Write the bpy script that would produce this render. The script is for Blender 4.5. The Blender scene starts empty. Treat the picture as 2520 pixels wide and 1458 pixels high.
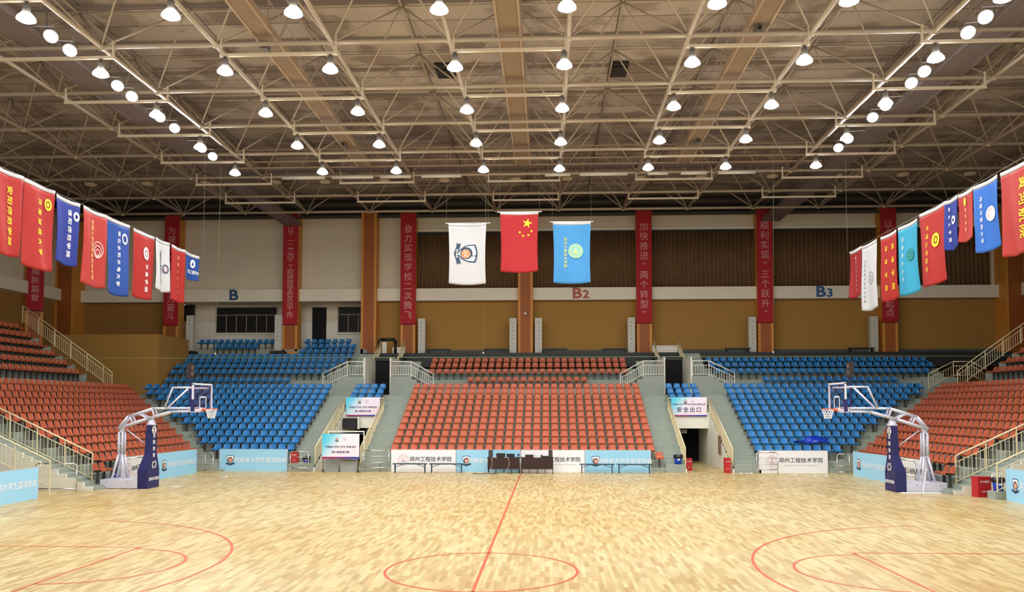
import bpy, bmesh, math, random
from mathutils import Vector, Matrix
random.seed(7)
PI = math.pi
sc = bpy.context.scene
COL = sc.collection

# ------------------------------------------------------------------ camera, world, exposure
cam_d = bpy.data.cameras.new('camera')
cam = bpy.data.objects.new('camera', cam_d); COL.objects.link(cam)
cam.location = (1.3682, -16.6788, 3.3545)
cam.rotation_euler = (PI/2 + 0.04473, 0.0, 0.0445)
cam_d.sensor_fit = 'HORIZONTAL'; cam_d.sensor_width = 36.0
cam_d.lens = 2008.62/2520*36.0
cam_d.shift_y = 180.2/2520
cam_d.clip_end = 300
sc.camera = cam
w = bpy.data.worlds.new('hall_air'); sc.world = w; w.use_nodes = True
w.node_tree.nodes['Background'].inputs[0].default_value = (1.0, 0.97, 0.93, 1)
w.node_tree.nodes['Background'].inputs[1].default_value = 0.95
sc.view_settings.view_transform = 'Standard'
sc.view_settings.look = 'None'
sc.view_settings.gamma = 1.0
sc.view_settings.use_curve_mapping = False
sc.view_settings.exposure = 0.0
LAMP_W = 178.0      # each high bay lamp
FLOOD_W = 120.0     # each flood lamp on the side gantries

# ------------------------------------------------------------------ materials
def lin(c):
    return tuple((v/255/12.92 if v/255 <= 0.04045 else ((v/255+0.055)/1.055)**2.4) for v in c)
MATS = {}
def mat(name, rgb, rough=0.6, metal=0.0, var=0.0, scale=8.0, spec=0.5, rnd=0.0, bump=0.0):
    if name in MATS: return MATS[name]
    m = bpy.data.materials.new(name); m.use_nodes = True; MATS[name] = m
    nt = m.node_tree; b = nt.nodes['Principled BSDF']
    c = lin(rgb)
    b.inputs['Roughness'].default_value = rough
    b.inputs['Metallic'].default_value = metal
    b.inputs['Specular IOR Level'].default_value = spec
    tc = nt.nodes.new('ShaderNodeTexCoord')
    nz = nt.nodes.new('ShaderNodeTexNoise'); nz.inputs['Scale'].default_value = scale
    nz.inputs['Detail'].default_value = 3
    nt.links.new(tc.outputs['Object'], nz.inputs['Vector'])
    mp = nt.nodes.new('ShaderNodeMapRange')
    v = var if var else 0.05
    mp.inputs['To Min'].default_value = 1-v; mp.inputs['To Max'].default_value = 1+v
    nt.links.new(nz.outputs['Fac'], mp.inputs['Value'])
    mul = nt.nodes.new('ShaderNodeVectorMath'); mul.operation = 'SCALE'
    mul.inputs[0].default_value = c
    src = mp.outputs['Result']
    if rnd:
        oi = nt.nodes.new('ShaderNodeObjectInfo')
        m2 = nt.nodes.new('ShaderNodeMapRange')
        m2.inputs['To Min'].default_value = 1-rnd; m2.inputs['To Max'].default_value = 1+rnd
        nt.links.new(oi.outputs['Random'], m2.inputs['Value'])
        mm = nt.nodes.new('ShaderNodeMath'); mm.operation = 'MULTIPLY'
        nt.links.new(src, mm.inputs[0]); nt.links.new(m2.outputs['Result'], mm.inputs[1])
        src = mm.outputs[0]
    nt.links.new(src, mul.inputs['Scale'])
    nt.links.new(mul.outputs[0], b.inputs['Base Color'])
    if bump:
        bp = nt.nodes.new('ShaderNodeBump'); bp.inputs['Strength'].default_value = bump
        nt.links.new(nz.outputs['Fac'], bp.inputs['Height']); nt.links.new(bp.outputs[0], b.inputs['Normal'])
    return m
def emit(name, rgb, s):
    m = mat(name, rgb); b = m.node_tree.nodes['Principled BSDF']
    b.inputs['Emission Color'].default_value = (*lin(rgb), 1); b.inputs['Emission Strength'].default_value = s
    return m

M_ORANGE = mat('orange_plastic', (174, 88, 58), 0.5, rnd=0.06)
M_BLUE = mat('blue_plastic', (34, 116, 178), 0.42, rnd=0.07)
M_CONC = mat('painted_concrete', (146, 156, 146), 0.8, var=0.12, scale=1.5)
M_CONCD = mat('grey_skirting', (82, 88, 84), 0.8, var=0.1, scale=2)
M_WHITE = mat('white_paint', (226, 226, 214), 0.6, var=0.03, scale=2)
M_CREAM = mat('cream_panel', (216, 208, 188), 0.8, var=0.05, scale=1.2)
M_BAND = mat('pale_band', (230, 225, 208), 0.7, var=0.05, scale=1.0)
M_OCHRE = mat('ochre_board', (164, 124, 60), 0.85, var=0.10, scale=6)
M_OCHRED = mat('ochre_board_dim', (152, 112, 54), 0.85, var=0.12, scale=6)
M_COLB = mat('brown_veneer', (156, 86, 32), 0.6, var=0.10, scale=3)
M_COLY = mat('amber_edge_trim', (206, 140, 58), 0.55, var=0.06, scale=3)
M_CURT = mat('brown_curtain', (104, 78, 50), 0.9, var=0.3, scale=1.2)
M_RED = mat('banner_red', (170, 22, 36), 0.75, var=0.05, scale=2)
M_LETTER = mat('pale_pink_letters', (214, 150, 150), 0.8)
M_STEEL = mat('cream_steel', (186, 172, 152), 0.45, var=0.06, scale=2)
M_DECK = None
M_DARK = mat('black_metal', (22, 22, 26), 0.5)
M_VOID = mat('void_black', (10, 10, 14), 0.9)  # near-black that paints the unlit depth of doorways and passages
M_RAIL = mat('cream_rail', (216, 206, 168), 0.45)
M_CHROME = mat('stainless_tube', (205, 205, 205), 0.22, metal=0.9)
M_NAVY = mat('navy_vinyl', (24, 28, 92), 0.5)
M_HOOPW = mat('lavender_white_steel', (206, 208, 226), 0.4)
M_RIM = mat('orange_rim', (214, 92, 52), 0.4)
M_NET = mat('white_cord', (232, 234, 236), 0.7)
M_BLUEB = mat('sky_blue_board', (150, 206, 236), 0.45, var=0.02)
M_WHB = mat('white_board', (234, 236, 240), 0.45, var=0.02)
M_INK = mat('black_ink', (24, 24, 30), 0.7)
M_GREYT = mat('grey_ink', (150, 152, 156), 0.7)
M_PINKE = mat('pale_rose_ink', (206, 178, 184), 0.7)
M_NAVYI = mat('deep_teal_ink', (30, 62, 92), 0.6)
M_WHI = mat('white_ink', (240, 242, 246), 0.5)
M_BALL = mat('basketball_ink', (214, 128, 76), 0.6)
M_YEL = mat('yellow_ink', (250, 212, 40), 0.6)
M_WALN = mat('dark_walnut', (44, 22, 20), 0.4, var=0.15, scale=4)
M_TEAL = mat('dark_teal_bench', (44, 74, 88), 0.4)
M_BIN = mat('bin_blue', (24, 64, 190), 0.45)
M_BAG = mat('black_bag', (18, 18, 28), 0.35, bump=0.6, scale=12)
M_FIRE = mat('fire_box_red', (178, 30, 34), 0.4)
M_SPK = mat('speaker_white', (196, 196, 186), 0.55)
M_FLOORL = mat('court_line_red', (184, 84, 58), 0.35)
M_ROPE = mat('yellow_green_rope', (112, 140, 84), 0.8)
M_LINE = mat('grey_cord', (120, 116, 104), 0.8)
M_WINF = mat('window_frame_metal', (150, 142, 122), 0.5)
M_GLASSD = mat('dark_window_glass', (26, 26, 24), 0.45, spec=0.2)
M_SHADE = mat('flood_housing', (206, 206, 204), 0.35, metal=0.3)
M_PRISM = emit('prismatic_reflector', (255, 250, 246), 13.0)
M_LENS = emit('lamp_lens', (255, 252, 255), 9.0)
M_FLENS = emit('flood_lens', (250, 252, 255), 16.0)

# ------------------------------------------------------------------ mesh helpers
class MB:
    def __init__(s): s.bm = bmesh.new()
    def box(s, x0, x1, y0, y1, z0, z1):
        v = [s.bm.verts.new(p) for p in ((x0,y0,z0),(x1,y0,z0),(x1,y1,z0),(x0,y1,z0),(x0,y0,z1),(x1,y0,z1),(x1,y1,z1),(x0,y1,z1))]
        for f in ((3,2,1,0),(4,5,6,7),(0,1,5,4),(1,2,6,5),(2,3,7,6),(3,0,4,7)): s.bm.faces.new([v[i] for i in f])
        return s
    def prism(s, poly, z0, z1):
        n = len(poly)
        a = [s.bm.verts.new((p[0], p[1], z0)) for p in poly]; b = [s.bm.verts.new((p[0], p[1], z1)) for p in poly]
        ar = sum(poly[i][0]*poly[(i+1)%n][1]-poly[(i+1)%n][0]*poly[i][1] for i in range(n))
        if ar < 0: a.reverse(); b.reverse()
        s.bm.faces.new(a[::-1]); s.bm.faces.new(b)
        for i in range(n): s.bm.faces.new((a[i], a[(i+1)%n], b[(i+1)%n], b[i]))
        return s
    def slab(s, poly, ax, t0, t1):
        # polygon in the plane across axis ax, thickness t0..t1
        n = len(poly)
        def P(p, t): return (t, p[0], p[1]) if ax == 'x' else (p[0], t, p[1]) if ax == 'y' else (p[0], p[1], t)
        a = [s.bm.verts.new(P(p, t0)) for p in poly]; b = [s.bm.verts.new(P(p, t1)) for p in poly]
        fs = [s.bm.faces.new(a[::-1]), s.bm.faces.new(b)]
        for i in range(n): fs.append(s.bm.faces.new((a[i], a[(i+1)%n], b[(i+1)%n], b[i])))
        bmesh.ops.recalc_face_normals(s.bm, faces=fs)
        return s
    def tube(s, p, q, r, n=8, r2=None):
        p = Vector(p); q = Vector(q); d = q-p
        if d.length < 1e-6: return s
        d.normalize(); a = d.orthogonal().normalized(); b = d.cross(a)
        r2 = r if r2 is None else r2
        A = [s.bm.verts.new(p+(a*math.cos(2*PI*i/n)+b*math.sin(2*PI*i/n))*r) for i in range(n)]
        B = [s.bm.verts.new(q+(a*math.cos(2*PI*i/n)+b*math.sin(2*PI*i/n))*r2) for i in range(n)]
        for i in range(n): s.bm.faces.new((A[i], A[(i+1)%n], B[(i+1)%n], B[i]))
        s.bm.faces.new(A[::-1]); s.bm.faces.new(B)
        return s
    def path(s, pts, r, n=8):
        for a, b in zip(pts, pts[1:]): s.tube(a, b, r, n)
        for p in pts[1:-1]: s.ball(p, r*1.0, n)
        return s
    def ball(s, c, r, n=8, sz=1.0):
        rows = max(4, n//2)
        ring = []
        for j in range(1, rows):
            t = PI*j/rows
            ring.append([s.bm.verts.new((c[0]+r*math.sin(t)*math.cos(2*PI*i/n), c[1]+r*math.sin(t)*math.sin(2*PI*i/n), c[2]+r*sz*math.cos(t))) for i in range(n)])
        T = s.bm.verts.new((c[0], c[1], c[2]+r*sz)); B = s.bm.verts.new((c[0], c[1], c[2]-r*sz))
        for i in range(n):
            s.bm.faces.new((T, ring[0][i], ring[0][(i+1)%n])); s.bm.faces.new((B, ring[-1][(i+1)%n], ring[-1][i]))
            for j in range(len(ring)-1): s.bm.faces.new((ring[j][i], ring[j+1][i], ring[j+1][(i+1)%n], ring[j][(i+1)%n]))
        return s
    def lathe(s, prof, n=16, c=(0,0,0), cap=True):
        R = [[s.bm.verts.new((c[0]+r*math.cos(2*PI*i/n), c[1]+r*math.sin(2*PI*i/n), c[2]+z)) for i in range(n)] for r, z in prof]
        for j in range(len(R)-1):
            for i in range(n): s.bm.faces.new((R[j][i], R[j][(i+1)%n], R[j+1][(i+1)%n], R[j+1][i]))
        if cap: s.bm.faces.new(R[0][::-1]); s.bm.faces.new(R[-1])
        return s
    def torus(s, c, R, r, axis='z', n=28, m=8, a0=0, a1=2*PI):
        full = abs(a1-a0-2*PI) < 1e-6
        N = n if full else n+1; ring = []
        for i in range(N):
            t = a0+(a1-a0)*i/n; row = []
            for j in range(m):
                f = 2*PI*j/m; rr = R+r*math.cos(f); h = r*math.sin(f)
                x, y = rr*math.cos(t), rr*math.sin(t)
                p = (x, y, h) if axis == 'z' else (h, x, y) if axis == 'x' else (x, h, y)
                row.append(s.bm.verts.new((c[0]+p[0], c[1]+p[1], c[2]+p[2])))
            ring.append(row)
        for i in range(n):
            A, B = ring[i], ring[(i+1) % N]
            for j in range(m): s.bm.faces.new((A[j], A[(j+1)%m], B[(j+1)%m], B[j]))
        return s
    def build(s, name, m, parent=None, smooth=False, recalc=True):
        if recalc: bmesh.ops.recalc_face_normals(s.bm, faces=s.bm.faces[:])
        me = bpy.data.meshes.new(name); s.bm.to_mesh(me); s.bm.free()
        if smooth:
            for p in me.polygons: p.use_smooth = True
        me.materials.append(m)
        o = bpy.data.objects.new(name, me); COL.objects.link(o)
        if parent is not None: o.parent = parent
        return o
def tag(o, label, cat, group=None, kind=None):
    o['label'] = label; o['category'] = cat
    if group: o['group'] = group
    if kind: o['kind'] = kind
    return o
def struct(o, label=None):
    o['kind'] = 'structure'
    if label: o['label'] = label
    return o
def thing(name, label, cat, loc=(0,0,0), rot=(0,0,0), group=None):
    o = bpy.data.objects.new(name, None); COL.objects.link(o)
    o.empty_display_size = 0.2
    o.location = loc; o.rotation_euler = rot
    return tag(o, label, cat, group)
def sempty(name, loc=(0,0,0)):
    o = bpy.data.objects.new(name, None); COL.objects.link(o); o.location = loc; o['kind'] = 'structure'
    return o
def copy_tree(o, parent=None):
    c = o.copy(); COL.objects.link(c)
    if parent is not None: c.parent = parent
    for ch in o.children: copy_tree(ch, c)
    return c
_tcache = {}
def text(body, size, m, parent, name='lettering', loc=(0,0,0), rot=(0,0,0), bold=0.0, align='CENTER', sx=1.0, line=1.0, warp=None, depth=0.0, char=1.0, xf=None):
    cu = bpy.data.curves.new('t', 'FONT'); cu.body = body; cu.size = size
    cu.align_x = align; cu.align_y = 'CENTER'; cu.space_line = line; cu.space_character = char
    cu.resolution_u = 2; cu.extrude = depth
    ob = bpy.data.objects.new('t', cu); COL.objects.link(ob)
    dg = bpy.context.evaluated_depsgraph_get()
    me = bpy.data.meshes.new_from_object(ob.evaluated_get(dg), depsgraph=dg)
    bpy.data.objects.remove(ob); bpy.data.curves.remove(cu)
    from mathutils import Euler
    if bold:
        b = bold*size*.6; n0 = len(me.vertices)
        V = [v.co.copy() for v in me.vertices]; Fc = [tuple(p.vertices) for p in me.polygons]
        V2 = []; F2 = []
        for dx, dy in ((-b, -b), (b, -b), (b, b), (-b, b)):
            k = len(V2); V2 += [(v.x+dx, v.y+dy, v.z+.0012*(k//len(V))) for v in V]; F2 += [tuple(k+i for i in f) for f in Fc]
        bpy.data.meshes.remove(me); me = bpy.data.meshes.new(name); me.from_pydata(V2, [], F2); me.update()
    X = Matrix.Translation(loc) @ Euler(rot).to_matrix().to_4x4() @ Matrix.Diagonal((sx, 1, 1, 1))
    me.transform(X)
    if warp:
        for v in me.vertices: v.co.z += warp(v.co.x, v.co.y)
    me.materials.clear(); me.materials.append(m); me.name = name
    o = bpy.data.objects.new(name, me); COL.objects.link(o); o.parent = parent
    return o
def poly2d(pts, m, parent, name, z=0.004, warp=None):
    bm = bmesh.new(); vs = [bm.verts.new((x, y, z+(warp(x, y) if warp else 0))) for x, y in pts]
    f = bm.faces.new(vs)
    if f.normal.z < 0: f.normal_flip()
    bm.normal_update()
    if f.normal.z < 0: bmesh.ops.reverse_faces(bm, faces=[f])
    bmesh.ops.triangulate(bm, faces=bm.faces[:])
    me = bpy.data.meshes.new(name); bm.to_mesh(me); bm.free(); me.materials.append(m)
    o = bpy.data.objects.new(name, me); COL.objects.link(o); o.parent = parent
    return o
def circ(cx, cy, r, n=28, ry=None): return [(cx+r*math.cos(2*PI*i/n), cy+(ry or r)*math.sin(2*PI*i/n)) for i in range(n)]
def ring2d(cx, cy, r0, r1, m, parent, name, z=0.004, n=32, warp=None):
    bm = bmesh.new(); A = []; B = []
    for i in range(n):
        c, s_ = math.cos(2*PI*i/n), math.sin(2*PI*i/n)
        for L, r in ((A, r0), (B, r1)):
            x, y = cx+r*c, cy+r*s_; L.append(bm.verts.new((x, y, z+(warp(x, y) if warp else 0))))
    for i in range(n): bm.faces.new((A[i], B[i], B[(i+1)%n], A[(i+1)%n]))
    me = bpy.data.meshes.new(name); bm.to_mesh(me); bm.free(); me.materials.append(m)
    o = bpy.data.objects.new(name, me); COL.objects.link(o); o.parent = parent
    return o
ORD = ('zeroth first second third fourth fifth sixth seventh eighth ninth tenth eleventh twelfth thirteenth fourteenth fifteenth sixteenth seventeenth eighteenth nineteenth twentieth '
       'twenty-first twenty-second twenty-third twenty-fourth twenty-fifth twenty-sixth twenty-seventh twenty-eighth twenty-ninth thirtieth thirty-first thirty-second thirty-third thirty-fourth thirty-fifth thirty-sixth').split()
UP = (PI/2, 0, 0)          # a panel drawn in its own XY plane, stood up to face the camera side (-Y)
UPL = (PI/2, 0, PI/2)      # stood up on the left, facing +X
UPR = (PI/2, 0, -PI/2)     # stood up on the right, facing -X

# ------------------------------------------------------------------ floor and court lines
def floor_mat():
    m = bpy.data.materials.new('maple_staves'); m.use_nodes = True
    nt = m.node_tree; b = nt.nodes['Principled BSDF']; L = nt.links.new
    tc = nt.nodes.new('ShaderNodeTexCoord'); mp = nt.nodes.new('ShaderNodeMapping')
    mp.inputs['Rotation'].default_value = (0, 0, PI/2)
    L(tc.outputs['Object'], mp.inputs['Vector'])
    br = nt.nodes.new('ShaderNodeTexBrick')
    br.inputs['Scale'].default_value = 1.0; br.inputs['Brick Width'].default_value = 0.52; br.inputs['Row Height'].default_value = 0.092
    br.inputs['Mortar Size'].default_value = 0.0015; br.inputs['Bias'].default_value = -0.1
    br.offset = 0.37; br.offset_frequency = 3
    br.inputs['Color1'].default_value = (*lin((194, 182, 138)), 1); br.inputs['Color2'].default_value = (*lin((164, 140, 92)), 1)
    br.inputs['Mortar'].default_value = (*lin((150, 122, 80)), 1)
    L(mp.outputs[0], br.inputs['Vector'])
    n1 = nt.nodes.new('ShaderNodeTexNoise'); n1.inputs['Scale'].default_value = 0.16; n1.inputs['Detail'].default_value = 4
    L(tc.outputs['Object'], n1.inputs['Vector'])
    r1 = nt.nodes.new('ShaderNodeMapRange'); r1.inputs['From Min'].default_value = 0.35; r1.inputs['From Max'].default_value = 0.7
    r1.inputs['To Min'].default_value = 0.0; r1.inputs['To Max'].default_value = 0.55
    L(n1.outputs['Fac'], r1.inputs['Value'])
    mx = nt.nodes.new('ShaderNodeMix'); mx.data_type = 'RGBA'; mx.blend_type = 'MULTIPLY'
    mx.inputs['B'].default_value = (*lin((238, 214, 168)), 1)
    L(r1.outputs[0], mx.inputs['Factor']); L(br.outputs['Color'], mx.inputs['A'])
    mp2 = nt.nodes.new('ShaderNodeMapping'); mp2.inputs['Scale'].default_value = (9, 0.9, 1)
    L(tc.outputs['Object'], mp2.inputs['Vector'])
    n2 = nt.nodes.new('ShaderNodeTexNoise'); n2.inputs['Scale'].default_value = 1.0; n2.inputs['Detail'].default_value = 5
    L(mp2.outputs[0], n2.inputs['Vector'])
    r2 = nt.nodes.new('ShaderNodeMapRange'); r2.inputs['From Min'].default_value = .3; r2.inputs['From Max'].default_value = .7
    r2.inputs['To Min'].default_value = 0.88; r2.inputs['To Max'].default_value = 1.1
    L(n2.outputs['Fac'], r2.inputs['Value'])
    sc2 = nt.nodes.new('ShaderNodeVectorMath'); sc2.operation = 'SCALE'
    L(mx.outputs['Result'], sc2.inputs[0]); L(r2.outputs[0], sc2.inputs['Scale'])
    L(sc2.outputs[0], b.inputs['Base Color'])
    b.inputs['Roughness'].default_value = 0.36; b.inputs['Specular IOR Level'].default_value = 0.35
    return m
fl = MB().box(-36, 36, -26, 44, -0.3, 0.0).build('floor', floor_mat())
struct(fl)
def line_strip(name, pts, wdt, label):
    bm = bmesh.new(); A = []; B = []
    for i, p in enumerate(pts):
        a = pts[max(i-1, 0)]; c = pts[min(i+1, len(pts)-1)]
        d = Vector((c[0]-a[0], c[1]-a[1])).normalized(); n = Vector((-d.y, d.x))*wdt/2
        A.append(bm.verts.new((p[0]+n.x, p[1]+n.y, 0.003))); B.append(bm.verts.new((p[0]-n.x, p[1]-n.y, 0.003)))
    for i in range(len(pts)-1): bm.faces.new((A[i], B[i], B[i+1], A[i+1]))
    bmesh.ops.recalc_face_normals(bm, faces=bm.faces[:])
    me = bpy.data.meshes.new(name); bm.to_mesh(me); bm.free(); me.materials.append(M_FLOORL)
    o = bpy.data.objects.new(name, me); COL.objects.link(o); o['label'] = label; o['kind'] = 'structure'
    return o
LW = 0.06
line_strip('floor_marking', [(0, -7.5), (0, 24.3)], LW, 'red halfway line running up the middle of the wooden court')
line_strip('floor_marking', [(1.95*math.cos(2*PI*i/72), .08+1.95*math.sin(2*PI*i/72)) for i in range(73)], LW, 'red centre circle on the wooden court')
for s in (-1, 1):
    wd = 'nearer the blue bin' if s < 0 else 'nearer the red box'
    line_strip('floor_marking', [(s*(12.42-6.78*math.cos(t)), 6.78*math.sin(t)) for t in [(-1.45+2.9*i/60) for i in range(61)]], LW, 'long red three point arc, '+('first' if s < 0 else 'second')+' basket end')
    line_strip('floor_marking', [(s*(8.3-1.88*math.cos(t)), .3+1.88*math.sin(t)) for t in [(-PI/2+PI*i/40) for i in range(41)]], LW, 'red free throw half circle, '+('first' if s < 0 else 'second')+' basket end')
    line_strip('floor_marking', [(s*8.3, -2.4), (s*8.3, 2.42)], LW, 'red free throw line, '+('first' if s < 0 else 'second')+' basket end')
    line_strip('floor_marking', [(s*8.3, 2.42), (s*14, 2.45)], LW, 'red lane side line, '+('first' if s < 0 else 'second')+' basket end')

# ------------------------------------------------------------------ outer walls
WY = 42.0
RX = 34.3
wb = sempty('wall_back')
def wpart(name, m, x0, x1, y0, y1, z0, z1): return MB().box(x0, x1, y0, y1, z0, z1).build(name, m, wb)
M_DARKW = mat('dark_cladding', (70, 66, 60), 0.85, var=0.15, scale=1)
wpart('cladding', M_DARKW, -RX, RX, WY+1.6, WY+1.9, 16.9, 20.0)
wpart('upper_panel', M_CREAM, -RX, RX, WY, WY+1.9, 11.75, 17.3)
wpart('lower_panel', M_OCHRE, -11.5, RX, WY, WY+1.9, 0, 10.9)
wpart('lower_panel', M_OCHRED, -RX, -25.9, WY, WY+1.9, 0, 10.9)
wpart('recess_panel', M_CREAM, -25.9, -11.5, WY+1.5, WY+1.9, 0, 11.0)
wpart('recess_plinth', M_WHITE, -25.9, -11.5, WY+1.44, WY+1.5, 7.2, 9.6)
sk = MB().box(-8.6, RX, WY-.05, WY, 6.9, 7.36).build('baseboard_back', M_CONCD); struct(sk)
# pale cornice band, one length per bay
COLX = [-33.8, -25.95, -17.2, -11.5, -8.65, -.25, 8.15, 16.6, 25.15, 33.8]
for i in range(len(COLX)-1):
    o = MB().box(COLX[i]+.1, COLX[i+1]-.1, WY-.55, WY+1.9 if COLX[i] in (-25.95, -17.2) else WY+.2, 10.92, 11.8).build('trim_%d' % (i+1), M_BAND); struct(o)
    if COLX[i] >= -8.7 :
        o = MB().box(COLX[i]+.3, COLX[i+1]-.3, WY-.12, WY, 15.85, 16.2).build('trim_%d' % (i+20), M_BAND); struct(o)
# band letters
def band_letters(body, x, m, label, ssz=0.95):
    t = thing('block_letter', label, 'sign letter', (x, WY-.57, 11.36), UP)
    if len(body) == 1: text(body, ssz*1.12, m, t, bold=.045, sx=1.2)
    else:
        text(body[0], ssz*1.12, m, t, bold=.045, loc=(-.3, 0, .0), sx=1.2); text(body[1], ssz*.85, m, t, name='numeral', bold=.045, loc=(.34, -.08, .0), sx=1.15)
band_letters('B', -21.5, mat('slate_blue_letter', (44, 84, 124), .6), 'slate blue letter B alone on the pale band above the window')
band_letters('B2', 3.72, mat('brick_red_letter', (176, 92, 76), .6), 'brick red B2 on the pale band under the light blue flag')
band_letters('B3', 20.85, mat('blue_letter', (48, 96, 150), .6), 'blue B3 on the pale band beside the dark red flag')
# side walls
for s, nm in ((-1, 'left'), (1, 'right')):
    e = sempty('wall_'+nm)
    def sb(name, m, t0, t1, y0, y1, z0, z1, e=e, s=s):
        a, b = sorted((s*t0, s*t1)); return MB().box(a, b, y0, y1, z0, z1).build(name, m, e)
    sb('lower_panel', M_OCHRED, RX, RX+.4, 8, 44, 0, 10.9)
    sb('upper_panel', M_CREAM, RX, RX+.4, 8, 44, 10.9, 17.3)
    sb('cladding', M_DARKW, RX+.1, RX+.4, 8, 44, 17.3, 20)
    a, b = sorted((s*RX, s*(RX-.45)))
    o = MB().box(a, b, 20, 40.6, 10.95, 11.8).build('trim_%d' % (40 if s < 0 else 41), M_BAND); struct(o)

# ------------------------------------------------------------------ columns
def column(x, y, wd, z0, z1, face_only=True, dep=.9, rot=0, side=None):
    e = sempty('column', (x, y, 0)); e.rotation_euler = (0, 0, rot)
    MB().box(-wd/2+.16, wd/2-.16, -dep/2, dep/2, z0, z1).build('shaft', M_COLB, e)
    for q in (-1, 1):
        a, b = sorted((q*(wd/2-.17), q*wd/2)); MB().box(a, b, -dep/2-.05, dep/2, z0, z1).build('edge_trim', M_COLY, e)
    MB().box(-wd/2, wd/2, -dep/2-.06, dep/2, z0, z0+.16).build('base_trim', M_COLY, e)
    return e
CZ = 17.3
CY0 = WY-.45
for x in (-8.65, -.25, 8.15, 16.6, 25.15): column(x, CY0, 1.05, 6.9, CZ)
column(-11.5, CY0, 1.1, 6.9, CZ)
column(-17.2, CY0, 1.1, 7.1, CZ); column(-25.95, CY0, 1.1, 7.1, CZ)
for x in (-33.6, 33.5): column(x, WY-.7, 1.4, 4, CZ, dep=1.4)
column(34.2, 37.4, 1.0, 4, CZ, rot=-PI/2, dep=.9)
column(-34.0, 37.5, 1.1, 4, CZ, rot=PI/2-.65, dep=.9)
# extra amber flanks seen beside the columns at the corners
# ------------------------------------------------------------------ windows and doors in the recess
def window(n, x0, x1, z0, z1, k, y):
    e = sempty('window_%d' % n)
    MB().box(x0, x1, y-.02, y+.02, z0, z1).build('pane', M_GLASSD, e)
    f = MB(); t = .05
    f.box(x0, x1, y-.06, y, z0, z0+t*1.4).box(x0, x1, y-.06, y, z1-t, z1).box(x0, x1, y-.06, y, z1-.62, z1-.57)
    for i in range(k+1):
        xx = x0+(x1-x0)*i/k; f.box(xx-t/2, xx+t/2, y-.06, y, z0, z1-.6 if 0 < i < k else z1)
    f.build('window_frame', M_WINF, e)
    MB().box(x0-.1, x1+.1, y-.12, y, z0-.1, z0).build('window_sill', M_WHITE, e)
YR = WY+1.44
window(1, -23.55, -18.95, 8.78, 10.75, 6, YR)
window(2, -14.3, -12.0, 8.78, 10.75, 3, YR)
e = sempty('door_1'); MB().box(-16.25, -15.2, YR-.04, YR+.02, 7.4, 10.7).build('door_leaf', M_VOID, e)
MB().ball((-15.35, YR-.08, 8.9), .05).build('door_handle', M_CHROME, e)
o = MB().box(-26.0, -25.2, YR-.3, YR, 9.7, 10.9).build('ventilation_box', M_DARK); tag(o, 'black box hung in the recess corner above the tall white speaker', 'box')

# ------------------------------------------------------------------ ceiling
def deck_mat():
    m = bpy.data.materials.new('roof_deck'); m.use_nodes = True
    nt = m.node_tree; b = nt.nodes['Principled BSDF']; L = nt.links.new
    tc = nt.nodes.new('ShaderNodeTexCoord')
    n1 = nt.nodes.new('ShaderNodeTexNoise'); n1.inputs['Scale'].default_value = .55; n1.inputs['Detail'].default_value = 6
    L(tc.outputs['Object'], n1.inputs['Vector'])
    br = nt.nodes.new('ShaderNodeTexBrick'); br.inputs['Scale'].default_value = 1.0
    br.inputs['Brick Width'].default_value = 4.2; br.inputs['Row Height'].default_value = 1.4; br.inputs['Mortar Size'].default_value = .03
    br.offset = 0
    br.inputs['Color1'].default_value = (*lin((204, 192, 180)), 1); br.inputs['Color2'].default_value = (*lin((180, 168, 158)), 1); br.inputs['Mortar'].default_value = (*lin((116, 106, 100)), 1)
    L(tc.outputs['Object'], br.inputs['Vector'])
    cr = nt.nodes.new('ShaderNodeValToRGB')
    cr.color_ramp.elements[0].position = .42; cr.color_ramp.elements[0].color = (.62, .58, .56, 1)
    cr.color_ramp.elements[1].position = .52; cr.color_ramp.elements[1].color = (1, 1, 1, 1)
    L(n1.outputs['Fac'], cr.inputs['Fac'])
    mx = nt.nodes.new('ShaderNodeMix'); mx.data_type = 'RGBA'; mx.blend_type = 'MULTIPLY'; mx.inputs['Factor'].default_value = 1
    L(br.outputs['Color'], mx.inputs['A']); L(cr.outputs['Color'], mx.inputs['B']); L(mx.outputs['Result'], b.inputs['Base Color'])
    b.inputs['Roughness'].default_value = .85
    return m
ZB, ZT, ZD = 16.3, 18.6, 18.9
ce = MB().box(-36, 36, -26, 44, ZD, ZD+.3).build('ceiling', deck_mat()); struct(ce)
S = 4.21
XS = [S*(i+.5) for i in range(-8, 8)]
YS = [36.75-4.2*j for j in range(0, 13)]
XT = [S*i for i in range(-8, 9)]
YT = [36.75+2.1-4.2*j for j in range(0, 14)]
YN = -13.65
for x in XS:
    e = sempty('ceiling_beam', (x, 0, 0))
    MB().tube((0, YN, ZB), (0, YS[0], ZB), .085, 8).build('bottom_chord', M_STEEL, e, smooth=True)
    g = MB(); kn = MB()
    for y in YS:
        kn.ball((0, y, ZB), .15, 8)
        for dx in (-S/2, S/2):
            for dy in (-2.1, 2.1): g.tube((0, y, ZB), (dx, y+dy, ZT), .038, 5)
    g.build('lattice', M_STEEL, e, smooth=True); kn.build('node_mesh', M_STEEL, e, smooth=True)
for y in YS:
    e = sempty('ceiling_beam', (0, y, 0)); MB().tube((XS[0], 0, ZB), (XS[-1], 0, ZB), .085, 8).build('cross_chord', M_STEEL, e, smooth=True)
for x in XT:
    e = sempty('ceiling_beam', (x, 0, 0)); MB().tube((0, YN, ZT), (0, YT[0], ZT), .045, 6).build('top_chord', M_STEEL, e, smooth=True)
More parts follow.
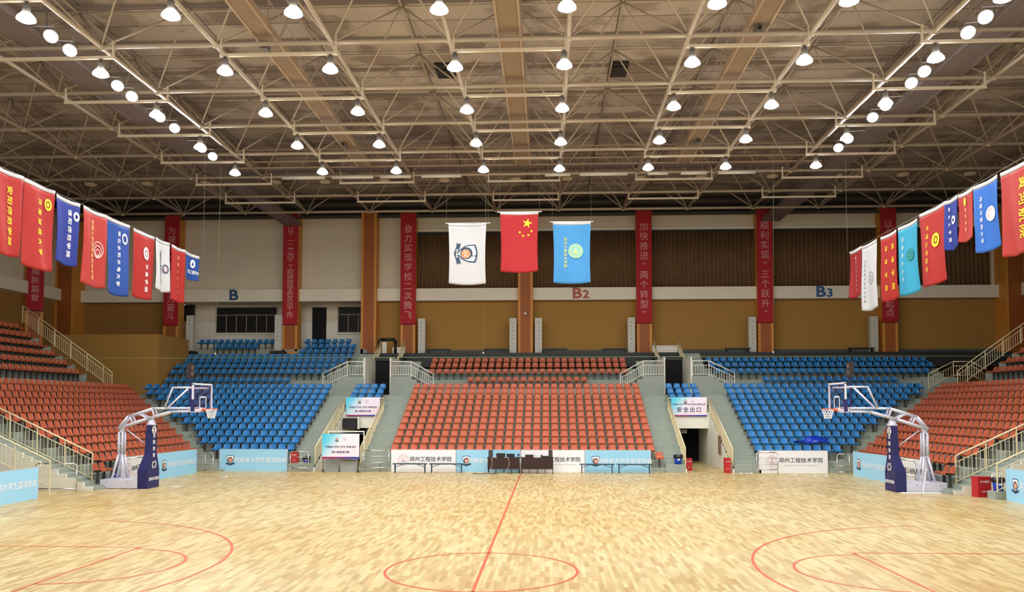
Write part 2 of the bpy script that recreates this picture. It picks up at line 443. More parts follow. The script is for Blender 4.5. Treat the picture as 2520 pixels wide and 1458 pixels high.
for y in YT:
    e = sempty('ceiling_beam', (0, y, 0)); MB().tube((XT[0], 0, ZT), (XT[-1], 0, ZT), .045, 6).build('top_cross_chord', M_STEEL, e, smooth=True)
# purlins under the deck
for i in range(17):
    y = YT[0]-3.15*i
    o = MB().box(-35, 35, y-.05, y+.05, ZD-.14, ZD).build('ceiling_beam', mat('purlin_steel', (150, 138, 128), .7)); struct(o)
# eaves girders near the back wall
for z, yy in ((17.45, 39.5), (17.0, 41.2), (18.0, 41.9)):
    o = MB().box(-34, 34, yy-.08, yy+.08, z-.1, z+.1).build('ceiling_beam', M_DARKW); struct(o)
# roof hatches
for x, y, nm in ((-3.35, 20.2, 'white flag'), (4.6, 20.4, 'light blue flag')):
    o = tag(MB().box(x-.42, x+.42, y-.75, y+.75, ZD-.14, ZD).build('roof_hatch', mat('dark_grille', (46, 42, 44), .8)), 'dark square grille in the roof deck above the '+nm, 'roof grille', 'roof grilles')
# ------------------------------------------------------------------ catwalks
M_CAT = mat('tan_catwalk_sheet', (152, 131, 110), .6, var=.12, scale=2)
M_CATE = mat('pale_catwalk_edge', (184, 162, 138), .5)
def catwalk(x, y0, y1, z, wd, label, m1=M_CAT, m2=M_CATE):
    t = thing('catwalk', label, 'catwalk', (x, y0, z), group='overhead catwalks')
    L = y1-y0
    MB().box(-wd/2+.06, wd/2-.06, 0, L, 0, .05).build('walk_plate', m1, t)
    for q in (-1, 1):
        a, b = sorted((q*(wd/2-.06), q*(wd/2+.02))); MB().box(a, b, 0, L, -.04, .22).build('edge_channel', m2, t)
        MB().tube((q*wd/2, 0, 1.0), (q*wd/2, L, 1.0), .025, 6).build('hand_rail', m2, t)
        for k in range(int(L/4.2)+1): MB().tube((q*wd/2, .2+4.2*k, 0), (q*wd/2, .2+4.2*k, 1.0), .025, 5).build('post', m2, t)
catwalk(0, -6, 27.75, 16.62, .82, 'narrow tan catwalk running down the centre line of the ceiling')
catwalk(-8.8, -6, 27.75, 16.62, .72, 'narrow tan catwalk over the court, between its two lamp rows by the white flag')
catwalk(8.75, -6, 27.75, 16.62, .72, 'narrow tan catwalk over the court, between its two lamp rows by the light blue flag')
M_CATG = mat('grey_gantry_sheet', (120, 108, 108), .6, var=.1, scale=2)
catwalk(-17, -6, 41.0, 16.35, 1.15, 'wide grey lighting gantry on the blue basket stand side with the slanting flag row', M_CATG, M_CATG)
catwalk(17, -6, 41.0, 16.35, 1.15, 'wide grey lighting gantry on the side of the cyan flag', M_CATG, M_CATG)
t = thing('catwalk', 'long cross catwalk with lattice railing spanning the ceiling near the back wall', 'catwalk', (0, 28.3, 16.6), group='overhead catwalks')
MB().box(-16.25, 16.25, -.4, .4, 0, .06).build('walk_plate', M_CATG, t)
for z in (.08, .42): MB().box(-16.25, 16.25, -.44, -.38, z-.04, z+.04).build('edge_channel', M_CATE, t)
g = MB()
for i in range(162):
    x = -16.25+.2*i; g.tube((x, -.41, .08), (x+.1, -.41, .42), .014, 4)
g.build('lattice', M_CAT, t)
MB().tube((-16.25, -.41, 1.1), (16.25, -.41, 1.1), .03, 6).build('hand_rail', M_CATE, t)
for i in range(9): MB().tube((-16.2+4.05*i, -.41, .4), (-16.2+4.05*i, -.41, 1.1), .025, 5).build('post', M_CATE, t)
for i, (x0, x1) in enumerate([(-13.4, -11.0), (-10.6, -8.3), (-7.9, -6.2), (-5.6, -3.4), (1.2, 2.6), (3.1, 5.7), (6.8, 7.9), (8.6, 10.0), (10.6, 12.6)]):  # white tubes, not lamps; the white stands in for reflected lamp light
    o = MB().tube((x0, 27.6, 16.02), (x1, 27.6, 16.02), .1, 10).build('tubular_batten', mat('white_batten', (236, 236, 226), .4), smooth=True)
    for xx in (x0+.2, x1-.2): MB().tube((xx, 27.6, 16.02), (xx, 27.95, 16.6), .015, 5).build('hanger_rod', M_STEEL, o)
    tag(o, 'white tubular batten under the cross catwalk, %s counted from the white flag side' % ORD[i+1], 'batten', 'white battens under the cross catwalk')
# ------------------------------------------------------------------ lamp rails, high bay lamps, floods
LX = [-14.7, -10.15, -6.35, -1.9, 1.95, 6.4, 10.25, 14.7]
LY = [YS[k]-.05 for k in range(3, 11)]  # nearest rows carry the grid on out of view, added to light the floor
COLN = ['over the sideline by the deep blue flags', 'beside the outer tan catwalk', 'second from the centre', 'just beside the centre catwalk']
LROW = ['row nearest the back wall', 'second row from the back wall', 'third row from the back wall', 'fourth row from the back wall', 'fifth row from the back wall', 'sixth row from the back wall', 'seventh row from the back wall', 'eighth row from the back wall']
def make_lamp():
    t = thing('high_bay_lamp', 'x', 'ceiling lamp')
    MB().lathe([(.28, 0), (.262, .07), (.20, .15), (.15, .20)], 20).build('reflector', M_PRISM, t, smooth=True)
    MB().lathe([(.152, .198), (.125, .27), (.11, .34)], 20).build('neck', M_SHADE, t, smooth=True)
    MB().lathe([(.05, -.07), (.18, -.055), (.27, .004)], 20).build('lens', M_LENS, t, smooth=True)
    MB().lathe([(.10, .34), (.11, .36), (.11, .5), (.06, .53)], 12).build('ballast_housing', mat('grey_housing', (110, 106, 104), .5), t, smooth=True)
    MB().tube((0, 0, .52), (0, 0, .585), .03, 6).build('hook', M_DARK, t)
    ld = bpy.data.lights.new('lamp_light', 'AREA'); ld.shape = 'DISK'; ld.size = .5; ld.energy = LAMP_W; ld.color = (1, .97, .95); ld.spread = PI
    lo = bpy.data.objects.new('lamp_light', ld); COL.objects.link(lo); lo.parent = t; lo.location = (0, 0, -.14)
    return t
lamp0 = make_lamp(); used = False
for i, x in enumerate(LX):
    for j, y in enumerate(LY):
        o = copy_tree(lamp0) if used else lamp0; used = True
        o.location = (x, y, 15.25)
        o['label'] = 'lit high bay lamp, %s column from the deep blue flags, %s row from back' % (ORD[i+1], ORD[j+1])
        o['group'] = 'high bay lamps over the court'
RW = [(-18.6, -14.2), (-10.35, -6.1), (-2.0, 2.05), (6.2, 10.45), (14.2, 18.6)]
RN = ['under the gantry by the deep blue flags', 'under the tan catwalk by the white flag', 'under the centre catwalk', 'under the tan catwalk by the light blue flag', 'under the gantry by the cyan flag']
def make_rail(L):
    t = thing('lamp_rail', 'x', 'lamp rail')
    MB().box(0, L, -.05, .05, -.05, .05).build('rail_bar', mat('pale_rail', (224, 212, 190), .45), t)
    for x in (.05, L-.05): MB().box(x-.035, x+.035, -.035, .035, .05, .62).build('drop_hanger', mat('pale_rail', (224, 212, 190), .45), t)
    return t
for i, (a, b) in enumerate(RW):
    r0 = None
    for j, y in enumerate(YS[1:11]):
        if r0 is None: r0 = make_rail(b-a); o = r0
        else: o = copy_tree(r0)
        o.location = (a, y-.05, 15.88)
        o['label'] = '%s lamp rail from back wall, %s' % (ORD[j+1], RN[i]); o['group'] = 'lamp rails below the ceiling trusses'
for s, side in ((-1, 'on the gantry by the deep blue flags'), (1, 'on the gantry by the cyan flag')):
    f0 = None
    for j, y in enumerate([23.2, 21.9, 19.0, 17.6, 15.2, 14.1, 10.9, 9.8, 6.6, 5.2]):
        if f0 is None:
            t = f0 = thing('flood_lamp', 'x', 'flood lamp')
            rr = (-.75, s*.28, 0)
            for p_ in (MB().lathe([(.24, 0), (.22, .12), (.12, .26), (.05, .30)], 18).build('housing', M_SHADE, t, smooth=True),
                       MB().lathe([(.04, -.07), (.17, -.05), (.225, .004)], 18).build('lens', M_FLENS, t, smooth=True),
                       MB().torus((0, 0, .1), .26, .02, 'y', 14, 6, 0, PI).build('yoke', M_CHROME, t)): p_.rotation_euler = rr
            MB().path([(0, .2, .27), (0, .2, .42), (s*.95, .2, .48)], .025, 6).build('bracket_arm', M_CHROME, t)
            ld = bpy.data.lights.new('flood_light', 'AREA'); ld.shape = 'DISK'; ld.size = .36; ld.energy = FLOOD_W; ld.color = (.97, .98, 1); ld.spread = 2.6
            lo = bpy.data.objects.new('flood_light', ld); COL.objects.link(lo); lo.parent = t
            from mathutils import Euler
            lo.rotation_euler = rr; lo.location = Euler(rr).to_matrix() @ Vector((0, 0, -.1))
            o = t
        else: o = copy_tree(f0)
        o.location = (s*15.5, y, 15.9)
        o['label'] = 'glaring flood lamp %s, %s from the back wall' % (side, ORD[j+1]); o['group'] = 'flood lamps on the side gantries'
# unlit pancake downlights
d0 = None
for i, px in enumerate([-26.4, -22.9, -19.3, -15.0, -12.0, -8.4, -4.8, -.55, 2.5, 6.8, 10.4, 14.5, 18.2, 22.0, 25.8]):
    if d0 is None:
        d0 = thing('pancake_downlight', 'x', 'downlight', group='unlit downlights near the back wall'); o = d0
        MB().lathe([(.33, 0), (.36, .04), (.34, .1), (.1, .14)], 20).build('trim_ring', mat('tan_ring', (196, 180, 150), .5), d0, smooth=True)
        MB().lathe([(.30, -.01), (.30, 0)], 20).build('diffuser', mat('cream_diffuser', (226, 214, 190), .4), d0)
        MB().tube((0, 0, .1), (0, 0, 1.9), .02, 6).build('stem', M_STEEL, d0)
    else: o = copy_tree(d0)
    o.location = (px, 31.2, 16.75)
    o['label'] = 'unlit round pancake downlight near the back wall, %s counted from the letter B side' % ORD[i+1]
# small cameras / boxes on the catwalks
for x, y, z, lb in ((-8.95, 12.2, 16.35, 'small grey camera under the tan catwalk by the white flag, nearer one'), (-8.9, 23.6, 16.4, 'small dark camera under the tan catwalk by the white flag, farther one'),
                    (8.7, 11.6, 16.35, 'small grey camera under the tan catwalk by the light blue flag, nearer one'), (8.8, 23.8, 16.4, 'small dark camera under the tan catwalk by the light blue flag, farther one')):
    t = thing('ceiling_camera', lb, 'camera', (x, y, z))
    MB().box(-.12, .12, -.2, .2, 0, .2).build('camera_body', mat('grey_housing', (110, 106, 104), .5), t)
    MB().tube((0, -.2, .1), (0, -.26, .1), .06, 10).build('camera_lens', M_DARK, t)
    MB().tube((0, 0, .2), (0, 0, .3), .03, 6).build('mount_stem', M_DARK, t)
# ------------------------------------------------------------------ terraces
YF, XF = 24.75, 16.6            # front plane of the far and side stands
PIT, RIS = .716, .335
def hk(k): return .235 + RIS*k if k == 0 else 1.35-.78+RIS*(k-1)
def o0(k): return .02 if k == 0 else .33+PIT*(k-1)
def o1(k): return .33+PIT*k
def ob(k): return .28 if k == 0 else .98+PIT*(k-1)   # where seat backs stand
VX0, VX1 = 8.25, 10.6           # vomitory
BX0, BX1 = 6.85, 11.85          # end of centre block, start of the blue blocks
KV = 8                          # rows above the vomitory start after this one
e_far = sempty('terrace_slab')
m = MB()
for k in range(12):
    a, b, h = YF+o0(k), YF+o1(k), hk(k)
    Xa, Xb = XF+o0(k), XF+o1(k)
    for s in (-1, 1):
        m.prism([(s*VX1, a), (s*Xa, a), (s*Xb, b), (s*VX1, b)], 0, h)
        if k > KV: m.box(min(s*VX0, s*VX1), max(s*VX0, s*VX1), a, b, 2.1, h)
    m.box(-VX0, VX0, a, b, 0, h)
m.build('lower_tiers', M_CONC, e_far)
m = MB(); ya = YF+o1(11); h11 = hk(11)
m.prism([(-XF-o1(11), ya), (XF+o1(11), ya), (28.5, 35.6), (-28.5, 35.6)], 3.0, 4.02)
m.build('cross_aisle', M_CONC, e_far)
UP_R = {12: (36.2, 4.45), 13: (37.3, 5.03), 14: (38.05, 5.45), 15: (38.8, 5.83), 16: (39.6, 6.2), 17: (40.3, 6.6), 18: (41.0, 7.0), 19: (41.7, 7.4)}
fr = {12: 35.6, 13: 36.65, 14: 37.4, 15: 38.1, 16: 38.9, 17: 39.65, 18: 40.35, 19: 41.05}
m = MB()
for k in range(12, 20):
    a, h = fr[k], UP_R[k][1]; b = fr.get(k+1, 43.5)
    if k <= 15:
        for x0, x1 in ((-7.2, 7.2), (11.7, 27.0), (-24.3, -11.7)): m.box(x0, x1, a, b if x0 == -24.3 or k < 15 else 39.2, 3.5, h)
    else: m.box(-25.9, -11.6, a, b, 3.5, h)
m.build('upper_tiers', M_CONC, e_far)
# concourse behind the centre and right blocks
m = MB().box(-11.5, RX, 39.2, 43, 6.6, 6.9); m.build('concourse_floor', M_CONCD, e_far)
MB().box(-11.5, RX, 39.1, 39.2, 6.0, 6.98).build('concourse_fascia', mat('dark_fascia', (36, 40, 40), .6), e_far)
# side stands
for s, nm in ((-1, 'left'), (1, 'right')):
    e = sempty('terrace_slab')
    m = MB()
    for k in range(12):
        a, b, h = XF+o0(k), XF+o1(k), hk(k)
        ys_ = 16.75 if k == 0 else 15.95; m.prism([(s*a, ys_), (s*b, ys_), (s*b, YF+o1(k)), (s*a, YF+o0(k))], 0, h)
        if k == 0: m.box(*sorted((s*16.8, s*b)), 15.95, 16.75, 0, h)
        m.box(*sorted((s*(a+1.1), s*(b+1.1))), 9.0, 12.2, 0, h)
    m.box(*sorted((s*(XF+o1(11)), s*26.0)), 15.0, YF+o1(11), 2.5, 4.02)
    m.box(*sorted((s*(XF+o1(8)), s*34)), 13.4, 15.0, 2.3, 4.02)
    m.build('lower_tiers', M_CONC, e)
    m = MB()
    for k in range(6):
        x0 = 25.8+.75*k; m.box(*sorted((s*x0, s*(x0+.75 if k < 5 else 34.2))), 15.0, 31.5, 3.2, 4.75+.54*k)
    m.build('upper_tiers', M_CONC, e)
    # white stepped side wall of the stairs, seen across the entrance passage
    m = MB()
    for i in range(16): m.box(*sorted((s*(16.6+.358*i), s*(16.6+.358*(i+1)))), 14.92, 15.02, 0, .15+.1675*i)
    m.build('stair_stringer', M_WHITE, e)
    m = MB().box(*sorted((s*16.5, s*16.62)), 14.95, 15.9, 0, .1)
    for i in range(22):
        a, b = 16.6+.358*i, 16.6+.358*(i+1); h = .1675*(i+1)
        m.box(*sorted((s*a, s*b)), 15.0, 15.95, 0, h); m.box(*sorted((s*(a+1.75), s*(b+1.75))), 12.2, 13.35, 0, h)
    m.build('stair_steps', M_CONC, e)
    MB().box(*sorted((s*(17.3 if s > 0 else 18.15), s*(17.95 if s > 0 else 18.6))), 13.36, 13.9, 0, .28).build('low_block', M_CONC, e)
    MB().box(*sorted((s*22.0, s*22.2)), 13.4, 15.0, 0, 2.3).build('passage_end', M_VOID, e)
# ochre filler wall behind the upper corner
o = MB().prism([(-31.5, 35.7), (-24.2, 35.7), (-24.2, 40.2), (-24.4, 40.2), (-24.4, 36), (-31.5, 36)], 3.9, 8.05).build('wall_corner', M_OCHRE); struct(o)
# vomitories of the far stand
for s in (-1, 1):
    e = sempty('terrace_entrance')
    def vb(name, m_, x0, x1, y0, y1, z0, z1): return MB().box(*sorted((s*x0, s*x1)), y0, y1, z0, z1).build(name, m_, e)
    yv = YF+o0(KV+1)
    vb('lintel', M_WHITE, VX0, VX1, yv-.12, yv+.1, 2.05, 3.0)
    for xx in (VX0, VX1):
        m = MB()
        for k in range(1, KV+2):
            for q in (0, 1):
                a = YF+o0(k)-.358+.358*q; m.box(*sorted((s*(xx-.05), s*(xx+.05))), a-.0, a+.358, 0, max(.05, hk(k)-RIS+.1675*q-.05))
        m.build('stepped_side_wall', M_WHITE, e)
    vb('inner_wall', M_WHITE, VX1-.06, VX1+.02, yv-.1, yv+3.0, 0, 2.1); vb('inner_wall', M_WHITE, VX0-.02, VX0+.06, yv-.1, yv+3.0, 0, 2.1)
    vb('dark_doorway', M_VOID, VX0, VX1, yv+3.0, yv+3.1, 0, 2.1)  # black sheet standing in for the darkness of the passage beyond
    # flights either side, half-height steps
    for n, (x0, x1) in enumerate(((BX0-.02, VX0-.05), (VX1+.05, BX1+.1))):
        m = MB()
        for k in range(1, 12): m.box(*sorted((s*(x0+(.4 if k == 1 and n == 0 else 0)), s*x1)), YF+o0(k)-.358, YF+o0(k), 0, hk(k)-.1675)
        m.box(*sorted((s*(x0+.4*(n == 0)), s*x1)), YF-.1, YF+.02, 0, .16)
        m.build('stair_flight', M_CONC, e)
    # upper landing: two platforms, white flank walls, dark doorway, stairs up to the concourse
    for x0, x1 in ((7.2, 8.55), (10.25, 11.6)):
        vb('landing_block', M_CONC, x0, x1, 34.2, 36.2, 3.6, 5.18)
        m = MB()
        for i in range(9 if x0 > 9 else 6): m.box(*sorted((s*x0, s*x1)), 36.2+.33*i, 36.2+.33*(i+1), 3.6, 5.18+.19*(i+1))
        m.build('upper_steps', M_CONC, e)
    for i in range(4):
        vb('landing_step', M_CONC, 11.6+.33*i, 11.93+.33*i, 34.2, 35.6, 3.6, 5.0-.22*i)
        vb('landing_step', M_CONC, 7.2-.33*(i+1), 7.2-.33*i, 34.2, 35.6, 3.6, 5.0-.22*i)
    vb('flank_wall', M_WHITE, 10.18, 10.27, 34.3, 39.2, 4.0, 6.4); vb('flank_wall', M_WHITE, 8.53, 8.62, 34.3, 39.2, 4.0, 6.4)
    vb('upper_doorway', M_VOID, 8.62, 10.18, 37.4, 37.5, 4.0, 6.5)  # black panel in place of the unlit opening
    vb('upper_doorway_roof', mat('dark_fascia', (36, 40, 40), .6), 8.4, 10.4, 37.3, 39.3, 6.35, 6.6)

# corner stairs: half steps along both diagonals
for s in (-1, 1):
    m = MB()
    for k in range(0, 12):
        a, b = YF+o0(k)-.358, YF+o0(k)
        # the width of the flight follows the mitre
        xm = XF+o0(k)
        m.box(*sorted((s*(xm-1.35), s*(xm+.2))), max(a, YF-.1), b, 0, max(hk(k)-.1675, .1))
    o = m.build('terrace_stair', M_CONC); struct(o)
    # corner landing
    if s > 0:
        m = MB().box(24.2, 26.3, 34.3, 36.6, 3.6, 5.1)
        for i in range(4): m.box(23.9-.33*i-.33, 24.23-.33*i, 34.3, 35.6, 3.6, 4.9-.22*i)
        o = m.build('terrace_landing', M_CONC); struct(o)

# ------------------------------------------------------------------ bucket seats
M_LEG = mat('seat_bracket_grey', (58, 56, 56), .6)
def seat_mesh(name, material):
    bm = bmesh.new()
    # side profile of the shell: (distance in front of the back line, height, half width)
    prof = [(.385, .455, .18), (.42, .467, .192), (.43, .505, .20), (.40, .522, .204), (.28, .505, .206), (.15, .485, .205), (.085, .49, .203), (.05, .53, .20), (.03, .60, .196), (.01, .68, .19), (-.004, .735, .184), (-.01, .766, .168), (-.012, .778, .145)]
    U = [-1, -.8, -.4, 0, .4, .8, 1]
    top = []
    for (y, z, hw) in prof:
        top.append([bm.verts.new((hw*u, -y - (.035 if abs(u) > .9 else .008 if abs(u) > .7 else 0)*(1 if z > .525 else 0), z + (.03 if abs(u) > .9 else .006 if abs(u) > .7 else 0)*(1 if z <= .525 and y < .38 else 0))) for u in U])
    for a, b in zip(top, top[1:]):
        for i in range(6): bm.faces.new((a[i], a[i+1], b[i+1], b[i]))
    bmesh.ops.recalc_face_normals(bm, faces=bm.faces[:])
    bmesh.ops.solidify(bm, geom=bm.faces[:], thickness=.022)
    # foot bracket down to the step
    def bx(x0, x1, y0, y1, z0, z1):
        v = [bm.verts.new(p) for p in ((x0,y0,z0),(x1,y0,z0),(x1,y1,z0),(x0,y1,z0),(x0,y0,z1),(x1,y0,z1),(x1,y1,z1),(x0,y1,z1))]
        for f in ((3,2,1,0),(4,5,6,7),(0,1,5,4),(1,2,6,5),(2,3,7,6),(3,0,4,7)): bm.faces.new([v[i] for i in f])
    nf = len(bm.faces); bx(-.12, .12, -.30, -.06, .42, .475); bx(-.035, .035, -.20, -.12, 0, .42)
    bm.faces.ensure_lookup_table()
    for f in bm.faces[nf:]: f.material_index = 1
    bmesh.ops.recalc_face_normals(bm, faces=bm.faces[:])
    me = bpy.data.meshes.new(name); bm.to_mesh(me); bm.free()
    for p in me.polygons: p.use_smooth = True
    me.materials.append(material); me.materials.append(M_LEG)
    me.set_sharp_from_angle(angle=math.radians(45))
    return me
SM = {'orange': seat_mesh('orange_stadium_seat', M_ORANGE), 'blue': seat_mesh('blue_stadium_seat', M_BLUE)}
SP = .489
SEATS = []      # colour, x, y, z, rot, block, row number, column number
def row(col, block, k, y, z, x0, n=None, x1=None):
    if n is None: n = int(round((x1-x0)/SP))
    sp = (x1-x0)/n if x1 is not None else SP
    for i in range(n): SEATS.append((col, x0+sp*(i+.5), y, z, 0.0, block, k, i+1))
for k in range(1, 12): row('orange', 'the centre block', k, YF+ob(k), hk(k), -6.85, n=28, x1=6.85)
row('orange', 'the tail beyond the centre boards', 1, YF+ob(0), hk(0), 6.7, n=1)
for k, n in ((12, 16), (13, 27), (14, 27), (15, 27)):
    row('orange', 'the centre block', k, UP_R[k][0], UP_R[k][1], -n*SP/2, n=n)
for k in range(1, 12):
    n = 9+int(round(1.5*(k-1)))
    xe = -BX1
    row('blue', 'the blue block beside the letter B', k, YF+ob(k), hk(k), xe-n*SP, n=n)
    row('blue', 'the blue block below the cyan flag', k, YF+ob(k), hk(k), BX1, n=n)
for k in (9, 10, 11):
    row('blue', 'the small block over the first entrance', k, YF+ob(k), hk(k), -10.45, n=4)
    row('blue', 'the small block over the exit sign', k, YF+ob(k), hk(k), 8.35, n=4)
for k, a, b in ((12, -23.9, -15.5), (13, -24.1, -13.2), (14, -24.1, -12.9), (15, -23.8, -12.5), (16, -23.9, -12.2), (17, -16.2, -12.3), (18, -16.0, -12.3), (18, -22.6, -19.4), (19, -24.1, -18.4), (19, -16.3, -12.8)):
    row('blue', 'the upper blue tier beside the letter B', k, UP_R[k][0], UP_R[k][1], a, x1=b)
for k, a, b in ((12, 15.0, 23.5), (13, 12.2, 26.0), (14, 12.0, 26.6), (15, 11.9, 26.5)):
    row('blue', 'the upper blue tier below the cyan flag', k, UP_R[k][0], UP_R[k][1], a, x1=b)
for s, nm in ((-1, 'the orange stand behind the blue bin hoop'), (1, 'the orange stand behind the red box hoop')):
    blk = 'the side stand under the deep blue flags' if s < 0 else 'the side stand under the cyan flag'
    for k in range(0, 12):
        x = XF+ob(k) if k else 17.04; ye = YF+.05+ob(k) if k else 16.5
        n = int((ye-16.05)/SP) if k else 2
        for i in range(n): SEATS.append(('orange', s*x, ye-SP*(i+.5), hk(k), s*-PI/2 if s > 0 else PI/2, blk, k, i+1))
    for k in range(6):
        x = 26.45+.75*k
        n = int((30.4-16.0)/SP)
        for i in range(n): SEATS.append(('orange', s*x, 30.4-SP*(i+.5), 4.75+.54*k, PI/2 if s < 0 else -PI/2, blk, 12+k, i+1))
camM = None
def cam_xy(p):
    c = Vector((1.3682, -16.6788, 3.3545)); yw, pt = -.0445, .04473
    f = Vector((math.sin(yw)*math.cos(pt), math.cos(yw)*math.cos(pt), math.sin(pt))); r = Vector((math.cos(yw), -math.sin(yw), 0)); u = r.cross(f)
    d = Vector(p)-c; z = d.dot(f); return 1260+2008.6*d.dot(r)/z, 909.2-2008.6*d.dot(u)/z, z
rest = {'orange': [], 'blue': []}
for colr in ('orange', 'blue'):
    L = []
    for q in SEATS:
        if q[0] != colr: continue
        px, py, z = cam_xy((q[1], q[2], q[3]+.5))
        if px < -260 or px > 2780: continue
        (L if 2 < px < 2518 else rest[colr]).append((z, q))
    L.sort(key=lambda t: t[0])
    rest[colr] += L[300:]
    for z, (c, x, y, zz, rt, blk, k, i) in L[:300]:
        o = bpy.data.objects.new(colr+'_stadium_seat', SM[colr]); COL.objects.link(o)
        o.location = (x, y, zz); o.rotation_euler = (0, 0, rt)
        end = 'seat from the corner stairs' if 'side stand' in blk else 'seat along'
        rn = 'lowest row' if k == 0 else ORD[k]+' row'
        b2 = blk[4:]
        tag(o, '%s plastic seat, %s, %s, %s' % (colr, b2, rn, ORD[i]+(' from corner stairs' if 'side stand' in blk else ' along')), 'seat', colr+' seats in the stands')
    bm = bmesh.new(); base = SM[colr]
    vs = [v.co.copy() for v in base.vertices]; fs = [tuple(p.vertices) for p in base.polygons]; mi = [p.material_index for p in base.polygons]
    V = []; Fc = []
    for z, (c, x, y, zz, rt, blk, k, i) in rest[colr]:
        M = Matrix.Translation((x, y, zz)) @ Matrix.Rotation(rt, 4, 'Z'); n0 = len(V)
        V += [M @ v for v in vs]; Fc += [tuple(n0+a for a in f) for f in fs]
    bm.free()
    me = bpy.data.meshes.new('distant_%s_seating' % colr); me.from_pydata(V, [], Fc); me.update()
    for p in me.polygons: p.use_smooth = True
    me.set_sharp_from_angle(angle=math.radians(45))
    me.materials.append(SM[colr].materials[0]); me.materials.append(M_LEG)
    me.polygons.foreach_set('material_index', mi*len(rest[colr]))
    o = bpy.data.objects.new('distant_%s_seating' % colr, me); COL.objects.link(o)
    tag(o, 'the farther rows of small %s plastic seats high in the stands' % colr, 'seats', kind='stuff')
    print(colr, len(L), len(rest[colr]))
# ------------------------------------------------------------------ railings
def railing(label, pts, H=.95, drop=0.0, step=.16, m=M_RAIL, post_gap=1.35, r=.028, mid=.22, low=.12, ends=True, group='stair railings'):
    base = Vector(pts[0])
    t = thing('stair_railing', label, 'railing', base, group=group)
    P = [Vector(p)-base for p in pts]; up = Vector((0, 0, 1))
    MB().path([p+up*H for p in P], r*1.15, 8).build('handrail', m, t, smooth=True)
    MB().path([p+up*(H-mid) for p in P], r*.75, 6).build('upper_rail', m, t, smooth=True)
    MB().path([p+up*low for p in P], r*.75, 6).build('lower_rail', m, t, smooth=True)
    pm = None; bms = {}
    posts = []
    for a, b in zip(P, P[1:]):
        L = (b-a).length; n = max(1, round(L/post_gap))
        for i in range(n): posts.append(a+(b-a)*i/n)
        nb = max(1, int(L/step))
        for i in range(1, nb):
            q = a+(b-a)*i/nb
            if 'b' not in bms:
                o = MB().tube((0, 0, low), (0, 0, H-mid), .013, 5).build('baluster', m, t); bms['b'] = o
            else: o = bms['b'].copy(); COL.objects.link(o); o.parent = t
            o.location = q
    posts.append(P[-1])
    for q in posts:
        if pm is None: o = pm = MB().tube((0, 0, -drop), (0, 0, H), r, 6).build('post', m, t)
        else: o = pm.copy(); COL.objects.link(o); o.parent = t
        o.location = q
    return t
yv = YF+o0(KV+1)
railing('white landing railing above the blue block, sloping toward the letter B side', [(-10.28, 34.25, 5.18), (-11.3, 34.25, 5.18), (-12.85, 34.25, 4.45)], mid=.27, m=mat('white_rail', (232, 232, 222), .45))
railing('white landing railing at the white flag end of the centre block', [(-8.55, 34.25, 5.18), (-7.25, 34.25, 5.18), (-5.85, 34.25, 4.4)], mid=.27, m=mat('white_rail', (232, 232, 222), .45))
railing('white landing railing at the exit sign end of the centre block', [(8.55, 34.25, 5.18), (7.25, 34.25, 5.18), (5.85, 34.25, 4.4)], mid=.27, m=mat('white_rail', (232, 232, 222), .45))
railing('white landing railing above the blue block below the cyan flag', [(10.28, 34.25, 5.18), (11.3, 34.25, 5.18), (12.85, 34.25, 4.45)], mid=.27, m=mat('white_rail', (232, 232, 222), .45))
railing('cream landing railing in the far corner under the cyan flag', [(24.6, 34.3, 4.35), (26.1, 34.3, 5.1), (27.2, 34.3, 5.1), (28.4, 34.6, 4.5)], mid=.27)
for s, nm in ((-1, 'the entrance with the grey cabinets'), (1, 'the open exit doorway')):
    X0, X1 = s*VX0, s*VX1
    railing('cream stair railing running round both flights over '+nm, [(X0, YF+.12, .3), (X0, yv-.08, 2.86), (X1, yv-.08, 2.86), (X1, YF+.12, .3)], H=.92, step=.135, post_gap=1.4, mid=.16)
    railing('steep cream railing climbing to the concourse behind '+nm+', block side', [(s*10.22, 35.3, 5.15), (s*10.22, 36.2, 5.18), (s*10.22, 39.2, 6.9)], H=.95, step=.15)
    railing('steep cream railing climbing to the concourse behind '+nm+', centre side', [(s*8.58, 35.3, 5.15), (s*8.58, 36.2, 5.18), (s*8.58, 39.2, 6.9)], H=.95, step=.15)
for s, nm in ((-1, 'under the deep blue flags'), (1, 'under the cyan flag')):
    railing('long cream stair railing of the side stand %s, nearer the corner' % nm, [(s*17.1, 15.75, .3), (s*22.9, 15.75, 3.0)], H=1.12, step=.17, post_gap=1.35, mid=.26)
    railing('cream stair railing of the side stand %s, beside the near board' % nm, [(s*17.4, 13.4, .2), (s*22.9, 13.4, 2.77)], H=1.08, drop=.3, step=.17, post_gap=1.35, mid=.26)
    railing('cream railing up the edge of the top orange tier %s' % nm, [(s*24.95, 31.45, 4.3), (s*25.5, 31.45, 4.72), (s*30.6, 31.45, 8.4)], H=1.05, step=.16, post_gap=1.15, mid=.24)

